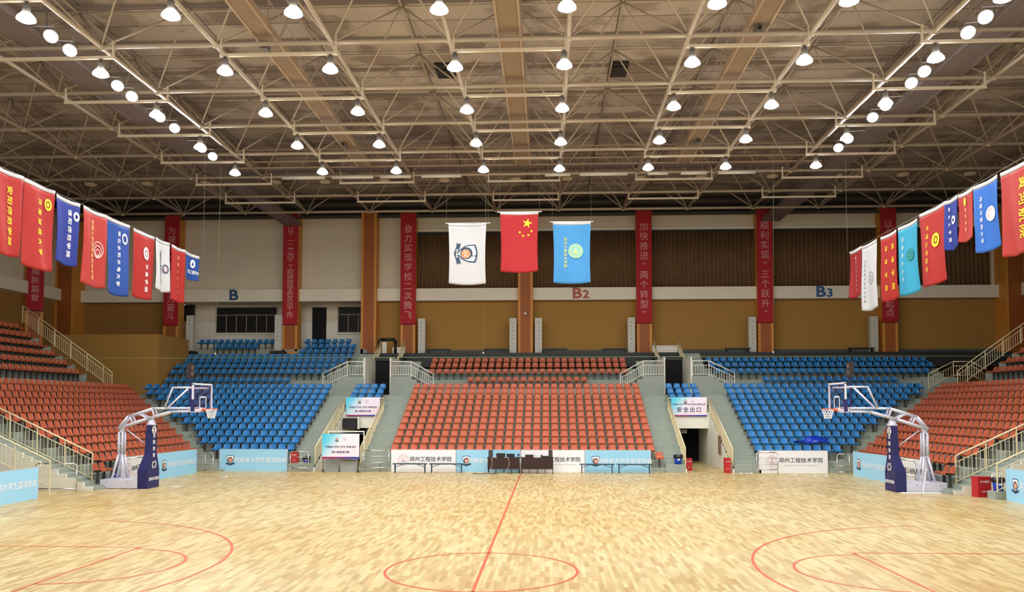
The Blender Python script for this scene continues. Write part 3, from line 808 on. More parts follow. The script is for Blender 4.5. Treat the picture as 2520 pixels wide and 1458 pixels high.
# ------------------------------------------------------------------ chrome barriers
def barrier(label, a, b, z0, z1, bars=3, r=.028):
    a = Vector((*a, 0)); b = Vector((*b, 0)); L = (b-a).length; ang = math.atan2(b.y-a.y, b.x-a.x)
    t = thing('tube_barrier', label, 'barrier', a, (0, 0, ang), 'stainless tube barriers')
    c = .1
    MB().path([(0, 0, z0), (0, 0, z1-c), (c*.3, 0, z1-c*.3), (c, 0, z1), (L-c, 0, z1), (L-c*.3, 0, z1-c*.3), (L, 0, z1-c), (L, 0, z0)], r, 10).build('frame', M_CHROME, t, smooth=True)
    MB().tube((0, 0, z0+.02), (L, 0, z0+.02), r, 8).build('bottom_rail', M_CHROME, t, smooth=True)
    for i in range(1, bars): MB().tube((0, 0, z0+(z1-z0)*i/bars), (L, 0, z0+(z1-z0)*i/bars), r*.6, 8).build('cross_bar', M_CHROME, t, smooth=True)
    for x in (.0, L): MB().tube((x, 0, 0), (x, 0, z0+.05), r, 8).build('foot', M_CHROME, t, smooth=True)
    return t
barrier('shiny tube barrier in front of the red box and black bag at the stair foot', (-11.72, 24.35), (-10.78, 24.35), .18, 1.03)
barrier('shiny wide tube barrier between the grey cabinet and the centre boards', (-8.02, 24.35), (-6.72, 24.55), .2, 1.08)
barrier('shiny tube barrier standing before the white board below the blue seats', (11.62, 24.2), (12.6, 24.05), .2, 1.05)
barrier('shiny tube barrier by the near sky blue board and white stepped wall', (-18.75, 14.65), (-17.1, 14.65), .08, 1.08, bars=1)
barrier('shiny tube barrier behind the hoop beside the blue bin', (-16.25, 16.85), (-16.2, 19.3), .2, 1.12, bars=3)
barrier('shiny tube barrier at the foot of the corner stairs under the deep blue flags', (-15.95, 23.95), (-15.35, 23.5), .1, 1.0)
barrier('shiny tube barrier at the foot of the corner stairs under the cyan flag', (15.45, 24.0), (16.0, 23.9), .1, 1.0)
barrier('shiny tube barrier behind the hoop beside the red box', (16.05, 16.85), (15.95, 19.2), .2, 1.12, bars=3)

# ------------------------------------------------------------------ emblems
def shield_pts(w, h):
    R = []
    for i in range(13):
        t = -1+2*i/12; R.append((t*w*.5, h*.5-.10*h*t*t))
    for i in range(1, 10):
        t = i/10; R.append((w*.5*(1-t**3)*(1-.02*t), h*.4-(h*.9)*t))
    R.append((0, -h*.5))
    for i in range(9, 0, -1):
        t = i/10; R.append((-w*.5*(1-t**3)*(1-.02*t), h*.4-(h*.9)*t))
    return R
def tf(pts, cx, cy, sx=1, sy=1, ang=0):
    c, s_ = math.cos(ang), math.sin(ang)
    return [(cx+(x*sx)*c-(y*sy)*s_, cy+(x*sx)*s_+(y*sy)*c) for x, y in pts]
def assoc_emblem(t, cx, cy, h, z, ang=0, warp=None, ribbon=True, word=None):
    e = bpy.data.objects.new('emblem', None); COL.objects.link(e); e.parent = t
    w = h*.88; S_ = shield_pts(w, h)
    poly2d(tf(S_, cx, cy, ang=ang), M_NAVYI, e, 'shield_edge', z, warp)
    poly2d(tf(shield_pts(w*.86, h*.86), cx, cy, ang=ang), M_WHI, e, 'shield_field', z+.003, warp)
    def at(x, y): return tf([(x, y)], cx, cy, ang=ang)[0]
    c = at(.02*h, -.06*h)
    poly2d(tf(circ(0, 0, .30*h, 28), *at(-.01*h, -.03*h), ang=ang), M_NAVYI, e, 'dark_swirl', z+.006, warp)
    poly2d(tf(circ(0, 0, .225*h, 28), *c, ang=ang), M_BALL, e, 'ball', z+.009, warp)
    for k, a in enumerate((-.5, .4, 1.3)):
        q = [(-.21*h, -.010*h), (.21*h, -.010*h), (.21*h, .010*h), (-.21*h, .010*h)]
        poly2d(tf(q, *c, ang=ang+a), M_WHI, e, 'ball_seam', z+.012, warp)
    poly2d(tf(circ(0, 0, .035*h, 14), *at(.12*h, .27*h), ang=ang), M_NAVYI, e, 'dot', z+.006, warp)
    if ribbon:
        q = [(-.52*h, -.30*h), (-.36*h, -.34*h), (0, -.46*h), (.36*h, -.34*h), (.52*h, -.30*h), (.46*h, -.40*h), (.53*h, -.50*h), (.34*h, -.52*h), (0, -.64*h), (-.34*h, -.52*h), (-.53*h, -.50*h), (-.46*h, -.40*h)]
        poly2d(tf(q, cx, cy, ang=ang), M_NAVYI, e, 'ribbon', z+.013, warp)
        if word: text(word, .155*h, M_WHI, e, loc=(*at(0, -.49*h), z+.018), rot=(0, 0, ang), bold=.02, char=1.05, warp=warp)
    return e
def college_emblem(t, cx, cy, r, z, m=M_PINKE, m2=M_PINKE, warp=None):
    e = bpy.data.objects.new('emblem', None); COL.objects.link(e); e.parent = t
    ring2d(cx, cy, r*.92, r, m, e, 'outer_ring', z, warp=warp); ring2d(cx, cy, r*.60, r*.66, m, e, 'inner_ring', z, warp=warp)
    for k in range(18):
        a = 2*PI*k/18; poly2d(circ(cx+r*.79*math.cos(a), cy+r*.79*math.sin(a), r*.06, 6), m, e, 'ring_dot', z, warp)
    poly2d(tf([(-.4, -.35), (.4, -.35), (.3, -.05), (.12, .0), (.12, .3), (0, .45), (-.12, .3), (-.12, 0), (-.3, -.05)], cx, cy, r, r), m2, e, 'gate_mark', z, warp)
    return e
# ------------------------------------------------------------------ advertising boards
def board(label, kind, loc, rot, L, H=1.11, tx=0.0, off=0.0):
    t = thing('advertising_board', label, 'board', loc, rot, 'advertising boards round the court')
    # local frame: X along the board, Y up, Z toward the viewer
    m = M_BLUEB if kind == 'blue' else M_WHB
    MB().box(0, L, 0, H, -.07, 0).build('panel', m, t)
    f = MB().box(L, L+.025, 0, H, -.08, .004).box(-.025, 0, 0, H, -.08, .004).box(0, L, H, H+.012, -.08, .004)
    f.build('edge_frame', mat('board_edge_grey', (186, 192, 198), .4), t)
    for x in (.2, L-.2): MB().box(x-.03, x+.03, .0, .05, -.3, -.07).build('rear_foot', M_DARK, t)
    k = L/3.3
    if kind == 'blue':
        assoc_emblem(t, .52*k+off, H*.53, .46, .003, word=None)
        text('河南省大学生篮球协会', .275, M_WHI, t, loc=(2.0*k+off+tx, H*.50, .004), bold=.012, sx=min(1.0, k*1.02))
    else:
        college_emblem(t, .62*k+off, H*.53, .29, .004)
        text('郑州工程技术学院', .27, M_INK, t, loc=(2.02*k+off, H*.56, .004), bold=.010, sx=min(1.0, k))
        text('ZHENGZHOU INSTITUTE OF TECHNOLOGY', .075, M_GREYT, t, name='small_lettering', loc=(2.02*k+off, H*.34, .004), sx=1.1)
    return t
board('white board with black college name behind the first pair of dark benches', 'white', (-6.63, YF, 0.0), UP, 3.29)
board('sky blue board with white writing between bench pair and scorers table', 'blue', (-3.30, YF, 0.0), UP, 3.22)
board('white board half hidden behind the dark scorers table', 'white', (-.015, YF, 0), UP, 3.19)
board('sky blue board with white writing behind the second pair of dark benches', 'blue', (3.23, YF, 0), UP, 3.26)
board('sky blue board with shield and white writing below the blue block beside letter B', 'blue', (-15.52, YF, 0), UP, 3.5)
board('white board with black college name below the blue block, tube barrier before it', 'white', (11.85, YF-.1, 0), UP, 3.35)
board('sky blue board along the orange stand, behind the hoop with the blue bin', 'blue', (-16.35, 19.75, 0), (PI/2, 0, PI/2-.03), 3.85, H=1.17)
board('white board along the orange stand, behind the hoop with the blue bin', 'white', (-16.49, 16.85, 0), (PI/2, 0, PI/2-.045), 2.85, H=1.17)
board('sky blue board along the orange stand, behind the hoop with the red box', 'blue', (15.95, 23.25, 0), (PI/2, 0, -PI/2+.07), 3.7, H=1.15)
board('white board along the orange stand, behind the hoop with the red box', 'white', (16.25, 19.5, 0), (PI/2, 0, -PI/2+.07), 2.7, H=1.15)
board('near sky blue board cut by the picture edge, beside the tube barrier', 'blue', (-17.0, 8.55, 0), (PI/2, 0, PI/2+.03), 3.7, H=1.12)
board('near sky blue board cut by the picture edge, beside the second blue bin', 'blue', (17.55, 13.1, 0), (PI/2, 0, -PI/2-.06), 3.7, H=1.14, off=.05)

# ------------------------------------------------------------------ basketball hoops
def glass_mat():
    m = bpy.data.materials.new('backboard_glass'); m.use_nodes = True; nt = m.node_tree
    for n in list(nt.nodes): nt.nodes.remove(n)
    o = nt.nodes.new('ShaderNodeOutputMaterial'); tr = nt.nodes.new('ShaderNodeBsdfTransparent'); tr.inputs[0].default_value = (.86, .80, .84, 1)
    gl = nt.nodes.new('ShaderNodeBsdfGlossy'); gl.inputs['Roughness'].default_value = .08; gl.inputs[0].default_value = (.9, .85, .9, 1)
    fr = nt.nodes.new('ShaderNodeValue'); fr.outputs[0].default_value = .06
    mx = nt.nodes.new('ShaderNodeMixShader'); nt.links.new(fr.outputs[0], mx.inputs[0]); nt.links.new(tr.outputs[0], mx.inputs[1]); nt.links.new(gl.outputs[0], mx.inputs[2])
    nt.links.new(mx.outputs[0], o.inputs[0]); return m
M_GLASS = glass_mat()
def hoop(s, label):
    y0 = 16.2
    t = thing('basketball_hoop', label, 'basketball hoop', (s*14.85, y0, 0), group='portable basketball hoops')
    # local: u = distance toward the middle of the court
    def X(u): return -s*u
    def P(u, z, y=0.0): return (X(u), y, z)
    def bx(u0, u1, ya, yb, z0, z1): return MB().box(*sorted((X(u0), X(u1))), ya, yb, z0, z1)
    # wheeled base
    bs = bx(-1.9, -.36, -.48, .5, .02, .37).build('base', M_HOOPW, t)
    for u in (-1.7, -.8): 
        for y in (-.3, .3): MB().tube(P(u, .04, y-.03), P(u, .04, y+.03), .04, 10).build('wheel', M_DARK, t)
    for u in (-1.65, -.75): MB().tube(P(u, .26, -.49), P(u, .26, -.475), .02, 8).build('bolt', mat('grey_housing', (110, 106, 104), .5), t)
    # padded front block and mast
    m = MB()
    pr = [(.0, .50, .05), (.75, .5, .05), (1.42, .27, .05), (2.55, .25, .05)]
    pu = [(-.36, .06), (-.36, .06), (-.2, .05), (-.16, .05)]
    R = []
    for (z, hy, _), (ua, ub) in zip(pr, pu):
        zz = max(z, .0)
        R.append([m.bm.verts.new((X(u), y, zz)) for u, y in ((ua, -hy+.02), (ub, -hy+.02), (ub, hy), (ua, hy))])
    for a, b in zip(R, R[1:]):
        for i in range(4): m.bm.faces.new((a[i], a[(i+1) % 4], b[(i+1) % 4], b[i]))
    m.bm.faces.new(R[0]); m.bm.faces.new(R[-1])
    pad = m.build('mast_pad', M_NAVY, t)
    fa = (PI/2, 0, PI/2) if s < 0 else (PI/2, 0, -PI/2)
    def face(u, y, z): return (X(u), y, z)
    # markings on the pad, facing the court
    e = bpy.data.objects.new('pad_marks', None); COL.objects.link(e); e.parent = pad; e.rotation_euler = fa; e.location = face(.056, 0, 0)
    poly2d(circ(0, 2.36, .19, 28, .17), M_WHI, e, 'round_badge', .008)
    poly2d([(-.06, 2.43), (.0, 2.47), (.06, 2.42), (.05, 2.36), (-.01, 2.29), (.05, 2.28), (.02, 2.24), (-.07, 2.25), (-.06, 2.29), (.0, 2.37), (.0, 2.42), (-.03, 2.41)], M_NAVY, e, 'badge_figure', .012)
    text('金\n陵\n体\n育', .185, M_WHI, e, loc=(0, 1.72, .008), bold=.02, line=1.45, sx=1.25)
    text('金陵体育器材', .15, M_WHI, e, name='small_lettering', loc=(0, .37, .03), bold=.02)
    for a in (-.6, .1, .8):
        el = [(.20*math.cos(q)*math.cos(a)-.10*math.sin(q)*math.sin(a), .95+.20*math.cos(q)*math.sin(a)+.10*math.sin(q)*math.cos(a)) for q in [2*PI*i/28 for i in range(28)]]
        bm = bmesh.new(); A = []; B = []
        for (x, y) in el:
            A.append(bm.verts.new((x, y, .03-.02*0))); B.append(bm.verts.new((x*.86, .95+(y-.95)*.86, .03)))
        for i in range(28): bm.faces.new((A[i], A[(i+1) % 28], B[(i+1) % 28], B[i]))
        me = bpy.data.meshes.new('loop_mark'); bm.to_mesh(me); bm.free(); me.materials.append(M_WHI)
        o = bpy.data.objects.new('loop_mark', me); COL.objects.link(o); o.parent = e
    MB().lathe([(.16, 2.55), (.19, 2.56), (.19, 2.62), (.15, 2.64), (.15, 2.72), (.1, 2.78)], 16, (X(-.06), 0, 0)).build('mast_collar', M_HOOPW, t, smooth=True)
    # arm, two chords each side
    low = [(-1.39, 2.43), (-.20, 2.82), (.80, 3.11), (1.62, 3.13)]
    upp = [(-1.39, 2.43), (-.97, 2.92), (.04, 3.24), (.59, 3.25), (1.62, 3.25)]
    m = MB()
    for y in (-.14, .14): m.path([P(u, z, y) for u, z in low], .05, 8); m.path([P(u, z, y) for u, z in upp], .045, 8)
    for u, z in low[1:]+upp[1:]: m.tube(P(u, z, -.14), P(u, z, .14), .035, 6)
    for a, b in (((-.91, 2.92), (-.79, 2.66)), ((-.55, 3.03), (-.20, 2.85)), ((.02, 3.22), (.11, 2.95))):
        for y in (-.14, .14): m.tube(P(*a, y), P(*b, y), .04, 6)
    m.build('boom_arm', M_HOOPW, t, smooth=True)
    MB().tube(P(-.06, 2.72), P(-.06, 2.9), .1, 10).build('pivot', M_HOOPW, t, smooth=True)
    # rear A-frame
    m = MB()
    for y in (-.1, .1):
        m.path([P(-1.57, .37, y*2), P(-1.36, 1.35, y), P(-1.36, 2.28, y)], .05, 8)
        m.path([P(-1.08, .37, y*2), P(-1.21, 1.35, y), P(-1.21, 2.28, y)], .045, 8)
    for z in (.8, 1.35, 1.8, 2.28): m.tube(P(-1.36, z, -.1), P(-1.36, z, .1), .03, 6); m.tube(P(-1.36, z, -.1), P(-1.21, z, -.1), .03, 6)
    m.tube(P(-1.29, 2.25), P(-1.29, 2.5), .11, 10)
    m.build('rear_strut', M_HOOPW, t, smooth=True)
    MB().tube(P(-1.1, 2.38), P(-.25, 1.75), .025, 8).build('diagonal_brace', M_HOOPW, t, smooth=True)
    # backboard
    ub = 2.05; zb, zt = 3.18, 4.23
    MB().box(*sorted((X(ub-.015), X(ub+.015))), -.87, .87, zb+.03, zt-.03).build('backboard_glass', M_GLASS, t)
    f = MB(); w_ = .035
    for y in (-.9, .9): f.box(*sorted((X(ub-.03), X(ub+.03))), y-w_, y+w_, zb, zt)
    for z in (zb, zt): f.box(*sorted((X(ub-.03), X(ub+.03))), -.9-w_, .9+w_, z-w_, z+w_)
    f.build('backboard_frame', M_HOOPW, t)
    f = MB(); a = ub+.02
    for y in (-.295, .295): f.box(*sorted((X(a), X(a+.006))), y-.025, y+.025, 3.25, 3.72)
    f.box(*sorted((X(a), X(a+.006))), -.32, .32, 3.68, 3.73); f.box(*sorted((X(a), X(a+.006))), -.32, .32, 3.22, 3.26)
    f.build('target_square', M_WHI, t)
    f = MB()
    f.box(*sorted((X(ub-.05), X(ub+.05))), -.96, -.84, zb-.06, zb+.42)
    f.build('board_pad', M_NAVY, t)
    for y in (-.72, .72): MB().path([P(.55, 3.28, y*.2), P(1.14, 4.08, y), P(2.0, 4.08, y)], .038, 8).build('support_arm', M_HOOPW, t, smooth=True)
    MB().box(*sorted((X(1.62), X(2.02))), -.14, .14, 3.08, 3.3).build('arm_head', M_HOOPW, t)
    # ring and net
    ur = 2.43; zr = 3.22
    MB().torus((X(ur), 0, zr), .235, .016, 'z', 32, 8).build('rim', M_RIM, t, smooth=True)
    MB().box(*sorted((X(ub+.02), X(ur-.22))), -.12, .12, zr-.08, zr+.02).build('rim_bracket', M_RIM, t)
    m = MB(); n = 12; lv = [(.23, 0), (.205, -.1), (.17, -.2), (.145, -.3), (.14, -.38)]
    for j in range(4):
        for i in range(n):
            for d in (-.5, .5):
                a0 = 2*PI*(i+.5*(j % 2))/n; a1 = a0+2*PI*d/n
                m.tube((X(ur)+lv[j][0]*math.cos(a0), lv[j][0]*math.sin(a0), zr+lv[j][1]), (X(ur)+lv[j+1][0]*math.cos(a1), lv[j+1][0]*math.sin(a1), zr+lv[j+1][1]), .0075, 4)
    m.build('net', M_NET, t)
    # shot clock on its own pole behind the board
    c = thing('shot_clock', 'dark shot clock on a pole above the backboard of the hoop %s' % ('beside the blue bin' if s < 0 else 'beside the red box'), 'shot clock', (s*13.32, y0, 0), group='shot clocks')
    MB().box(-.08, .08, -.19, .19, 4.48, 5.1).build('clock_case', mat('dark_brown_case', (40, 30, 34), .5), c)
    MB().tube((0, 0, 3.3), (0, 0, 4.48), .045, 8).build('pole', M_NAVY, c)
    q = .083
    text('88\n88', .25, mat('dim_digits', (120, 100, 94), .6), c, name='digits', loc=(-s*q, 0, 4.79), rot=fa, bold=.015, sx=1.0, line=1.0)
    return t
hoop(-1, 'portable basketball hoop with navy padded mast, reaching over from the blue bin side')
hoop(1, 'portable basketball hoop with navy padded mast, reaching over from the red box side')
# ------------------------------------------------------------------ curtains between the columns
def curtain(label, L, h, loc, rot):
    t = thing('pleated_curtain', label, 'curtain', loc, rot, 'brown pleated curtains')
    bm = bmesh.new(); n = int(L/.055); rnd = random.Random(int(L*100+loc[0]*10))
    A = []; B = []; ph = 0
    for i in range(n+1):
        x = L*i/n; ph += .9+.5*rnd.random()
        z = .06*math.sin(ph); A.append(bm.verts.new((x, 0, z))); B.append(bm.verts.new((x, h, z*.8)))
    for i in range(n): bm.faces.new((A[i], A[i+1], B[i+1], B[i]))
    me = bpy.data.meshes.new('pleats'); bm.to_mesh(me); bm.free()
    for p in me.polygons: p.use_smooth = True
    me.materials.append(M_CURT)
    o = bpy.data.objects.new('pleats', me); COL.objects.link(o); o.parent = t
    so = o.modifiers.new('thick', 'SOLIDIFY'); so.thickness = .012
    MB().box(0, L, h-.02, h+.10, -.05, .12).build('pelmet_rail', mat('dark_fascia', (36, 40, 40), .6), t)
    return t
for a, b, lb in ((-8.65, -.25, 'brown pleated curtain high on the wall behind the white flag'), (-.25, 8.15, 'brown pleated curtain high on the wall behind the light blue flag'), (8.15, 16.6, 'brown pleated curtain high on the wall above the exit doorway'),
                 (16.6, 25.15, 'brown pleated curtain high on the wall above the letters B3'), (25.15, 33.0, 'brown pleated curtain high on the wall behind the cyan flag')):
    curtain(lb, b-a-1.1, 4.06, (a+.55, WY-.12, 11.8), UP)
curtain('brown pleated curtain on the side wall beyond the cyan flag corner', 7.0, 4.06, (34.15, 40.9, 11.8), UPR)

# ------------------------------------------------------------------ red column banners
def banner(label, body, x, y, rot, z0=9.17, z1=17.2, zt=None, wd=1.1, size=.62, line=None, tone=M_LETTER, top=16.35, bot=9.45):
    t = thing('column_banner', label, 'banner', (x, y, 0), rot, 'red hanging column banners')
    MB().box(-wd/2, wd/2, z0, z1, -.02, 0).build('cloth', M_RED, t)
    for z in (z0, z1): MB().tube((-wd/2-.03, z, -.01), (wd/2+.03, z, -.01), .03, 8).build('hem_rod', mat('dark_red_hem', (96, 20, 28), .7), t)
    n = len(body)
    pit = (top-bot)/(n-1) if n > 1 else 1
    for ch in [0]:
        cuts = '\n'.join(body)
        text(cuts, size, tone, t, loc=(0, (top+bot)/2, .012), bold=.012, line=pit/size*.90 if line is None else line, sx=1.0)
    return t
CF = CY0-.45-.07
banner('red banner of ten white characters at the white flag end of centre block', '奋力实现学校二次腾飞', -8.65, CF, UP)
banner('red two transformations banner on the column at the exit end of centre', '加快推进“两个转型”', 8.15, CF, UP)
banner('red banner with three leaps slogan, on the column beside the letters B3', '顺利实现“三个跃升”', 16.6, CF, UP)
banner('red banner of small crowded characters between the recess window and door', '以“一二三四”工程统揽学校各项工作', -17.2, CF, UP, size=.5)
banner('red banner partly hidden by the deep blue flags, on the column beside the recess', '为建设一流大学努力奋斗', -25.95, CF, UP, size=.62)
banner('red banner partly hidden by the red flag with two yellow columns', '以全新姿态迈向崭新起点', 25.15, CF, UP, size=.62)
banner('red banner on the side wall column below the first red flag', '谱写学校发展新篇章', -34.0+.52*math.cos(.65), 37.5-.52*math.sin(.65), (PI/2, 0, PI/2-.65), size=.56, z0=9.85, top=15.75, bot=10.4)

# ------------------------------------------------------------------ flags
M_FLR = mat('flag_red', (158, 28, 24), .75, var=.06, scale=2.5); M_FLDR = mat('flag_dark_red', (138, 20, 28), .75, var=.06, scale=2.5)
M_FLB = mat('flag_deep_blue', (22, 44, 134), .75, var=.06, scale=2.5); M_FLB2 = mat('flag_royal_blue', (20, 66, 146), .75, var=.05, scale=2.5)
M_FLB3 = mat('flag_bright_blue', (32, 98, 186), .75, var=.05, scale=2.5); M_FLC = mat('flag_cyan', (40, 148, 186), .75, var=.05, scale=2.5)
M_FLLB = mat('flag_light_blue', (58, 136, 196), .75, var=.05, scale=2.5); M_FLW = mat('flag_white', (188, 191, 196), .75, var=.03, scale=2.5)
M_FLS = mat('flag_salmon_red', (164, 46, 42), .75, var=.05, scale=2.5); M_FLCN = mat('flag_crimson', (164, 20, 30), .75, var=.05, scale=2.5)
M_GOLD = mat('gold_ink', (196, 204, 120), .7); M_GRNI = mat('green_ink', (24, 124, 128), .7)
M_SLV = mat('white_sleeve', (192, 192, 196), .7)
def flag(label, m, w, h, loc, rot, seed, group='flags hung on the wires'):
    t = thing('hanging_flag', label, 'flag', loc, rot, group)
    rn = random.Random(seed); p1, p2, p3 = (rn.random()*6 for _ in range(3))
    def warp(x, y):
        d = min(1, max(0, -y/h)); return (.055*math.sin(3.1*x/w*2+p1+.5*y)+.03*math.sin(9*x/w+p2+.8*y))*(.25+.75*d)+.03*math.sin(1.7*y+p3)*d
    def edge(x, y):   # the cloth narrows a little below the rod
        d = min(1, max(0, -y/h)); return (x-w/2)*(1-.06*math.sin(d*PI*.85))+w/2
    def grid(y0, y1, nx, ny, z=0.0):
        bm = bmesh.new(); V = [[bm.verts.new((edge(w*i/nx, y0+(y1-y0)*j/ny), (y0+(y1-y0)*j/ny)-(.05*math.sin(PI*i/nx)*max(0, -(y0+(y1-y0)*j/ny))/h)-.035*math.sin(PI*i/nx), warp(w*i/nx, y0+(y1-y0)*j/ny)+z)) for i in range(nx+1)] for j in range(ny+1)]
        for j in range(ny):
            for i in range(nx): bm.faces.new((V[j][i], V[j+1][i], V[j+1][i+1], V[j][i+1]))
        return bm
    for nm, mm, y0, y1, z in (('cloth', m, -.09, -h, 0), ('header_sleeve', M_SLV, .03, -.1, .006)):
        bm = grid(y0, y1, 18, 26 if nm == 'cloth' else 2, z); me = bpy.data.meshes.new(nm); bm.to_mesh(me); bm.free()
        for p in me.polygons: p.use_smooth = True
        me.materials.append(mm); o = bpy.data.objects.new(nm, me); COL.objects.link(o); o.parent = t
        so = o.modifiers.new('thick', 'SOLIDIFY'); so.thickness = .012; so.offset = -1
    t['_w'] = w
    return t, warp
def vtext(t, warp, body, m, x, y0, y1, size, name='lettering', bold=.02, ang=-PI/2, sx=1.0):
    # writing that runs down the flag, every character lying on its side
    n = len(body)
    ys = [y0+(y1-y0)*(i+.5)/n for i in range(n)]
    bmj = None; objs = []
    for ch, y in zip(body, ys):
        if ch == ' ': continue
        objs.append(text(ch, size, m, t, name=name, loc=(x, y, .022), rot=(0, 0, ang), bold=bold, warp=warp, sx=sx))
    # join into one mesh
    V = []; Fc = []
    for o in objs:
        n0 = len(V); V += [v.co.copy() for v in o.data.vertices]; Fc += [tuple(n0+i for i in p.vertices) for p in o.data.polygons]
        me = o.data; bpy.data.objects.remove(o); bpy.data.meshes.remove(me)
    me = bpy.data.meshes.new(name); me.from_pydata(V, [], Fc); me.update(); me.materials.append(m)
    o = bpy.data.objects.new(name, me); COL.objects.link(o); o.parent = t
    return o
def star(r, rot=0):
    return [((r if i % 2 == 0 else r*.382)*math.sin(rot+PI*i/5), (r if i % 2 == 0 else r*.382)*math.cos(rot+PI*i/5)) for i in range(10)]
E5 = .028
FX, FZ = 15.5, 10.6
# left wire, first nearest the viewer
def LF(label, m, y0, y1, h, seed, z=FZ): return flag(label, m, y1-y0, h, (-FX, y0, z), UPL, seed)
f, wp = LF('red flag with six yellow characters, cut by the picture edge', M_FLR, 6.78, 8.55, 2.6, 1, 10.7)
vtext(f, wp, '安阳师范学院', M_YEL, 1.15, -.42, -2.35, .279)
f, wp = LF('red flag with a yellow crest and yellow characters, next to the cut red one', M_FLR, 8.6, 10.27, 2.76, 2, 10.68)
vtext(f, wp, '河南财经大学', M_YEL, .78, -.4, -2.4, .213); ring2d(1.28, -.55, .12, .2, M_YEL, f, 'crest', E5, warp=wp); poly2d(circ(1.28, -.55, .08, 12), M_YEL, f, 'crest_core', E5, wp)
f, wp = LF('short deep blue flag with bold white characters beside a red flag', M_FLB, 10.33, 11.74, 2.25, 3)
vtext(f, wp, '信阳师范学院', M_WHI, .78, -.3, -2.05, .246); ring2d(1.18, -.5, .08, .17, M_WHI, f, 'crest', E5, warp=wp)
f, wp = LF('salmon red flag with a pale spiral crest and thin writing', M_FLS, 11.95, 13.56, 2.77, 4)
vtext(f, wp, '中原工学院信息商务学院', mat('pale_yellow_ink', (240, 190, 120), .574), .6, -.35, -2.6, .2)
for k in range(3): ring2d(1.05, -1.5+.05*k, .1+.09*k, .135+.09*k, mat('pale_rose', (244, 196, 196), .7), f, 'spiral_crest', E5, warp=wp)
f, wp = LF('long royal blue flag with a white ring crest at the top', M_FLB2, 13.62, 15.26, 2.86, 5)
vtext(f, wp, '华北水利水电大学', M_WHI, .78, -.35, -2.6, .205); ring2d(1.22, -.62, .14, .22, M_WHI, f, 'crest', E5, warp=wp)
f, wp = LF('red flag with a white round crest above four white characters', M_FLR, 15.62, 17.35, 2.7, 6, 10.57)
vtext(f, wp, '许昌学院', M_WHI, .95, -1.25, -2.5, .230); poly2d(circ(.92, -.85, .24, 24, .27), M_WHI, f, 'crest', E5, wp); ring2d(.92, -.85, .10, .14, M_FLR, f, 'crest_mark', E5+.006, warp=wp)
f, wp = LF('white flag with dark writing hanging between two red ones', M_FLW, 17.42, 18.73, 2.17, 7, 10.57)
vtext(f, wp, '河南司法警官职业学院', mat('slate_ink', (60, 70, 96), .574), .5, -.45, -1.95, .16); ring2d(.92, -1.2, .14, .2, mat('slate_ink', (60, 70, 96), .7), f, 'crest', E5, warp=wp); poly2d(circ(.92, -1.2, .1, 14), M_PINKE, f, 'crest_core', E5, wp)
f, wp = LF('red flag with faint yellow writing, last red one before the little blue flag', M_FLR, 18.92, 20.29, 2.43, 8, 10.56)
vtext(f, wp, '河南工业大学', mat('pale_yellow_ink', (240, 190, 120), .574), .68, -.3, -2.2, .2)
f, wp = LF('little royal blue flag with a white crest over one line of writing', M_FLB2, 20.33, 21.85, 1.15, 9, 10.53)
text('河南工程学院', .19, M_WHI, f, loc=(.78, -.86, .022), bold=.02, warp=wp); poly2d(circ(.76, -.45, .2, 24), M_WHI, f, 'crest', E5, wp); poly2d(tf([(-.1, -.08), (0, .12), (.1, -.08)], .76, -.45), M_FLB2, f, 'crest_mark', E5+.006, wp)
# right wire, first farthest
def RF(label, m, y0, y1, h, seed, z=FZ): return flag(label, m, y0-y1, h, (FX, y0, z), UPR, seed)
f, wp = RF('narrow dark red flag beside the letters B3', M_FLDR, 21.95, 20.56, 2.15, 11, 10.53)
vtext(f, wp, '郑州大学体育学院', mat('pale_rose', (244, 196, 196), .574), .75, -.3, -1.95, .17)
f, wp = RF('long white flag with a faint grey crest beside the narrow dark red one', M_FLW, 20.52, 18.82, 2.88, 12, 10.5)
vtext(f, wp, '河南城建学院艺术学院', M_GREYT, .3, -.6, -2.6, .139); ring2d(1.05, -1.55, .24, .28, M_GREYT, f, 'crest', E5, warp=wp); ring2d(1.05, -1.55, .1, .13, M_GREYT, f, 'crest', E5, warp=wp)
f, wp = RF('red flag with two columns of yellow characters', M_FLR, 18.4, 16.82, 2.72, 13, 10.48)
vtext(f, wp, '黄淮学院', M_YEL, 1.15, -.3, -2.5, .279); vtext(f, wp, '体育学院', M_YEL, .55, -.3, -2.5, .246)
f, wp = RF('bright cyan flag with a dark green round crest', M_FLC, 16.7, 14.98, 2.72, 14, 10.5)
vtext(f, wp, '河南农业大学', mat('pale_cyan_ink', (196, 228, 226), .574), .5, -.4, -2.3, .22); poly2d(circ(1.1, -1.25, .26, 20, .24), M_GRNI, f, 'crest', E5, wp)
f, wp = RF('red flag with a yellow oval crest between the cyan and deep blue ones', M_FLR, 14.8, 12.82, 2.75, 15)
vtext(f, wp, '平顶山学院校', M_YEL, .72, -.5, -2.35, .197); ring2d(1.32, -1.2, .14, .26, M_YEL, f, 'crest', E5, warp=wp); poly2d(circ(1.32, -1.2, .09, 14), M_YEL, f, 'crest_core', E5, wp)
f, wp = RF('small deep blue flag with a pale crest, above the brown curtain', M_FLB, 12.78, 11.88, 1.72, 16)
vtext(f, wp, '商丘工学院', M_WHI, .3, -.2, -1.55, .148); ring2d(.66, -.78, .07, .15, M_WHI, f, 'crest', E5, warp=wp)
f, wp = RF('small red flag with a yellow badge beside the small deep blue one', M_FLS, 11.86, 10.86, 1.62, 17)
vtext(f, wp, '郑州师院', mat('pale_yellow_ink', (240, 190, 120), .574), .5, -.5, -1.4, .14); poly2d(circ(.5, -.34, .08, 16, .14), M_YEL, f, 'crest', E5, wp)
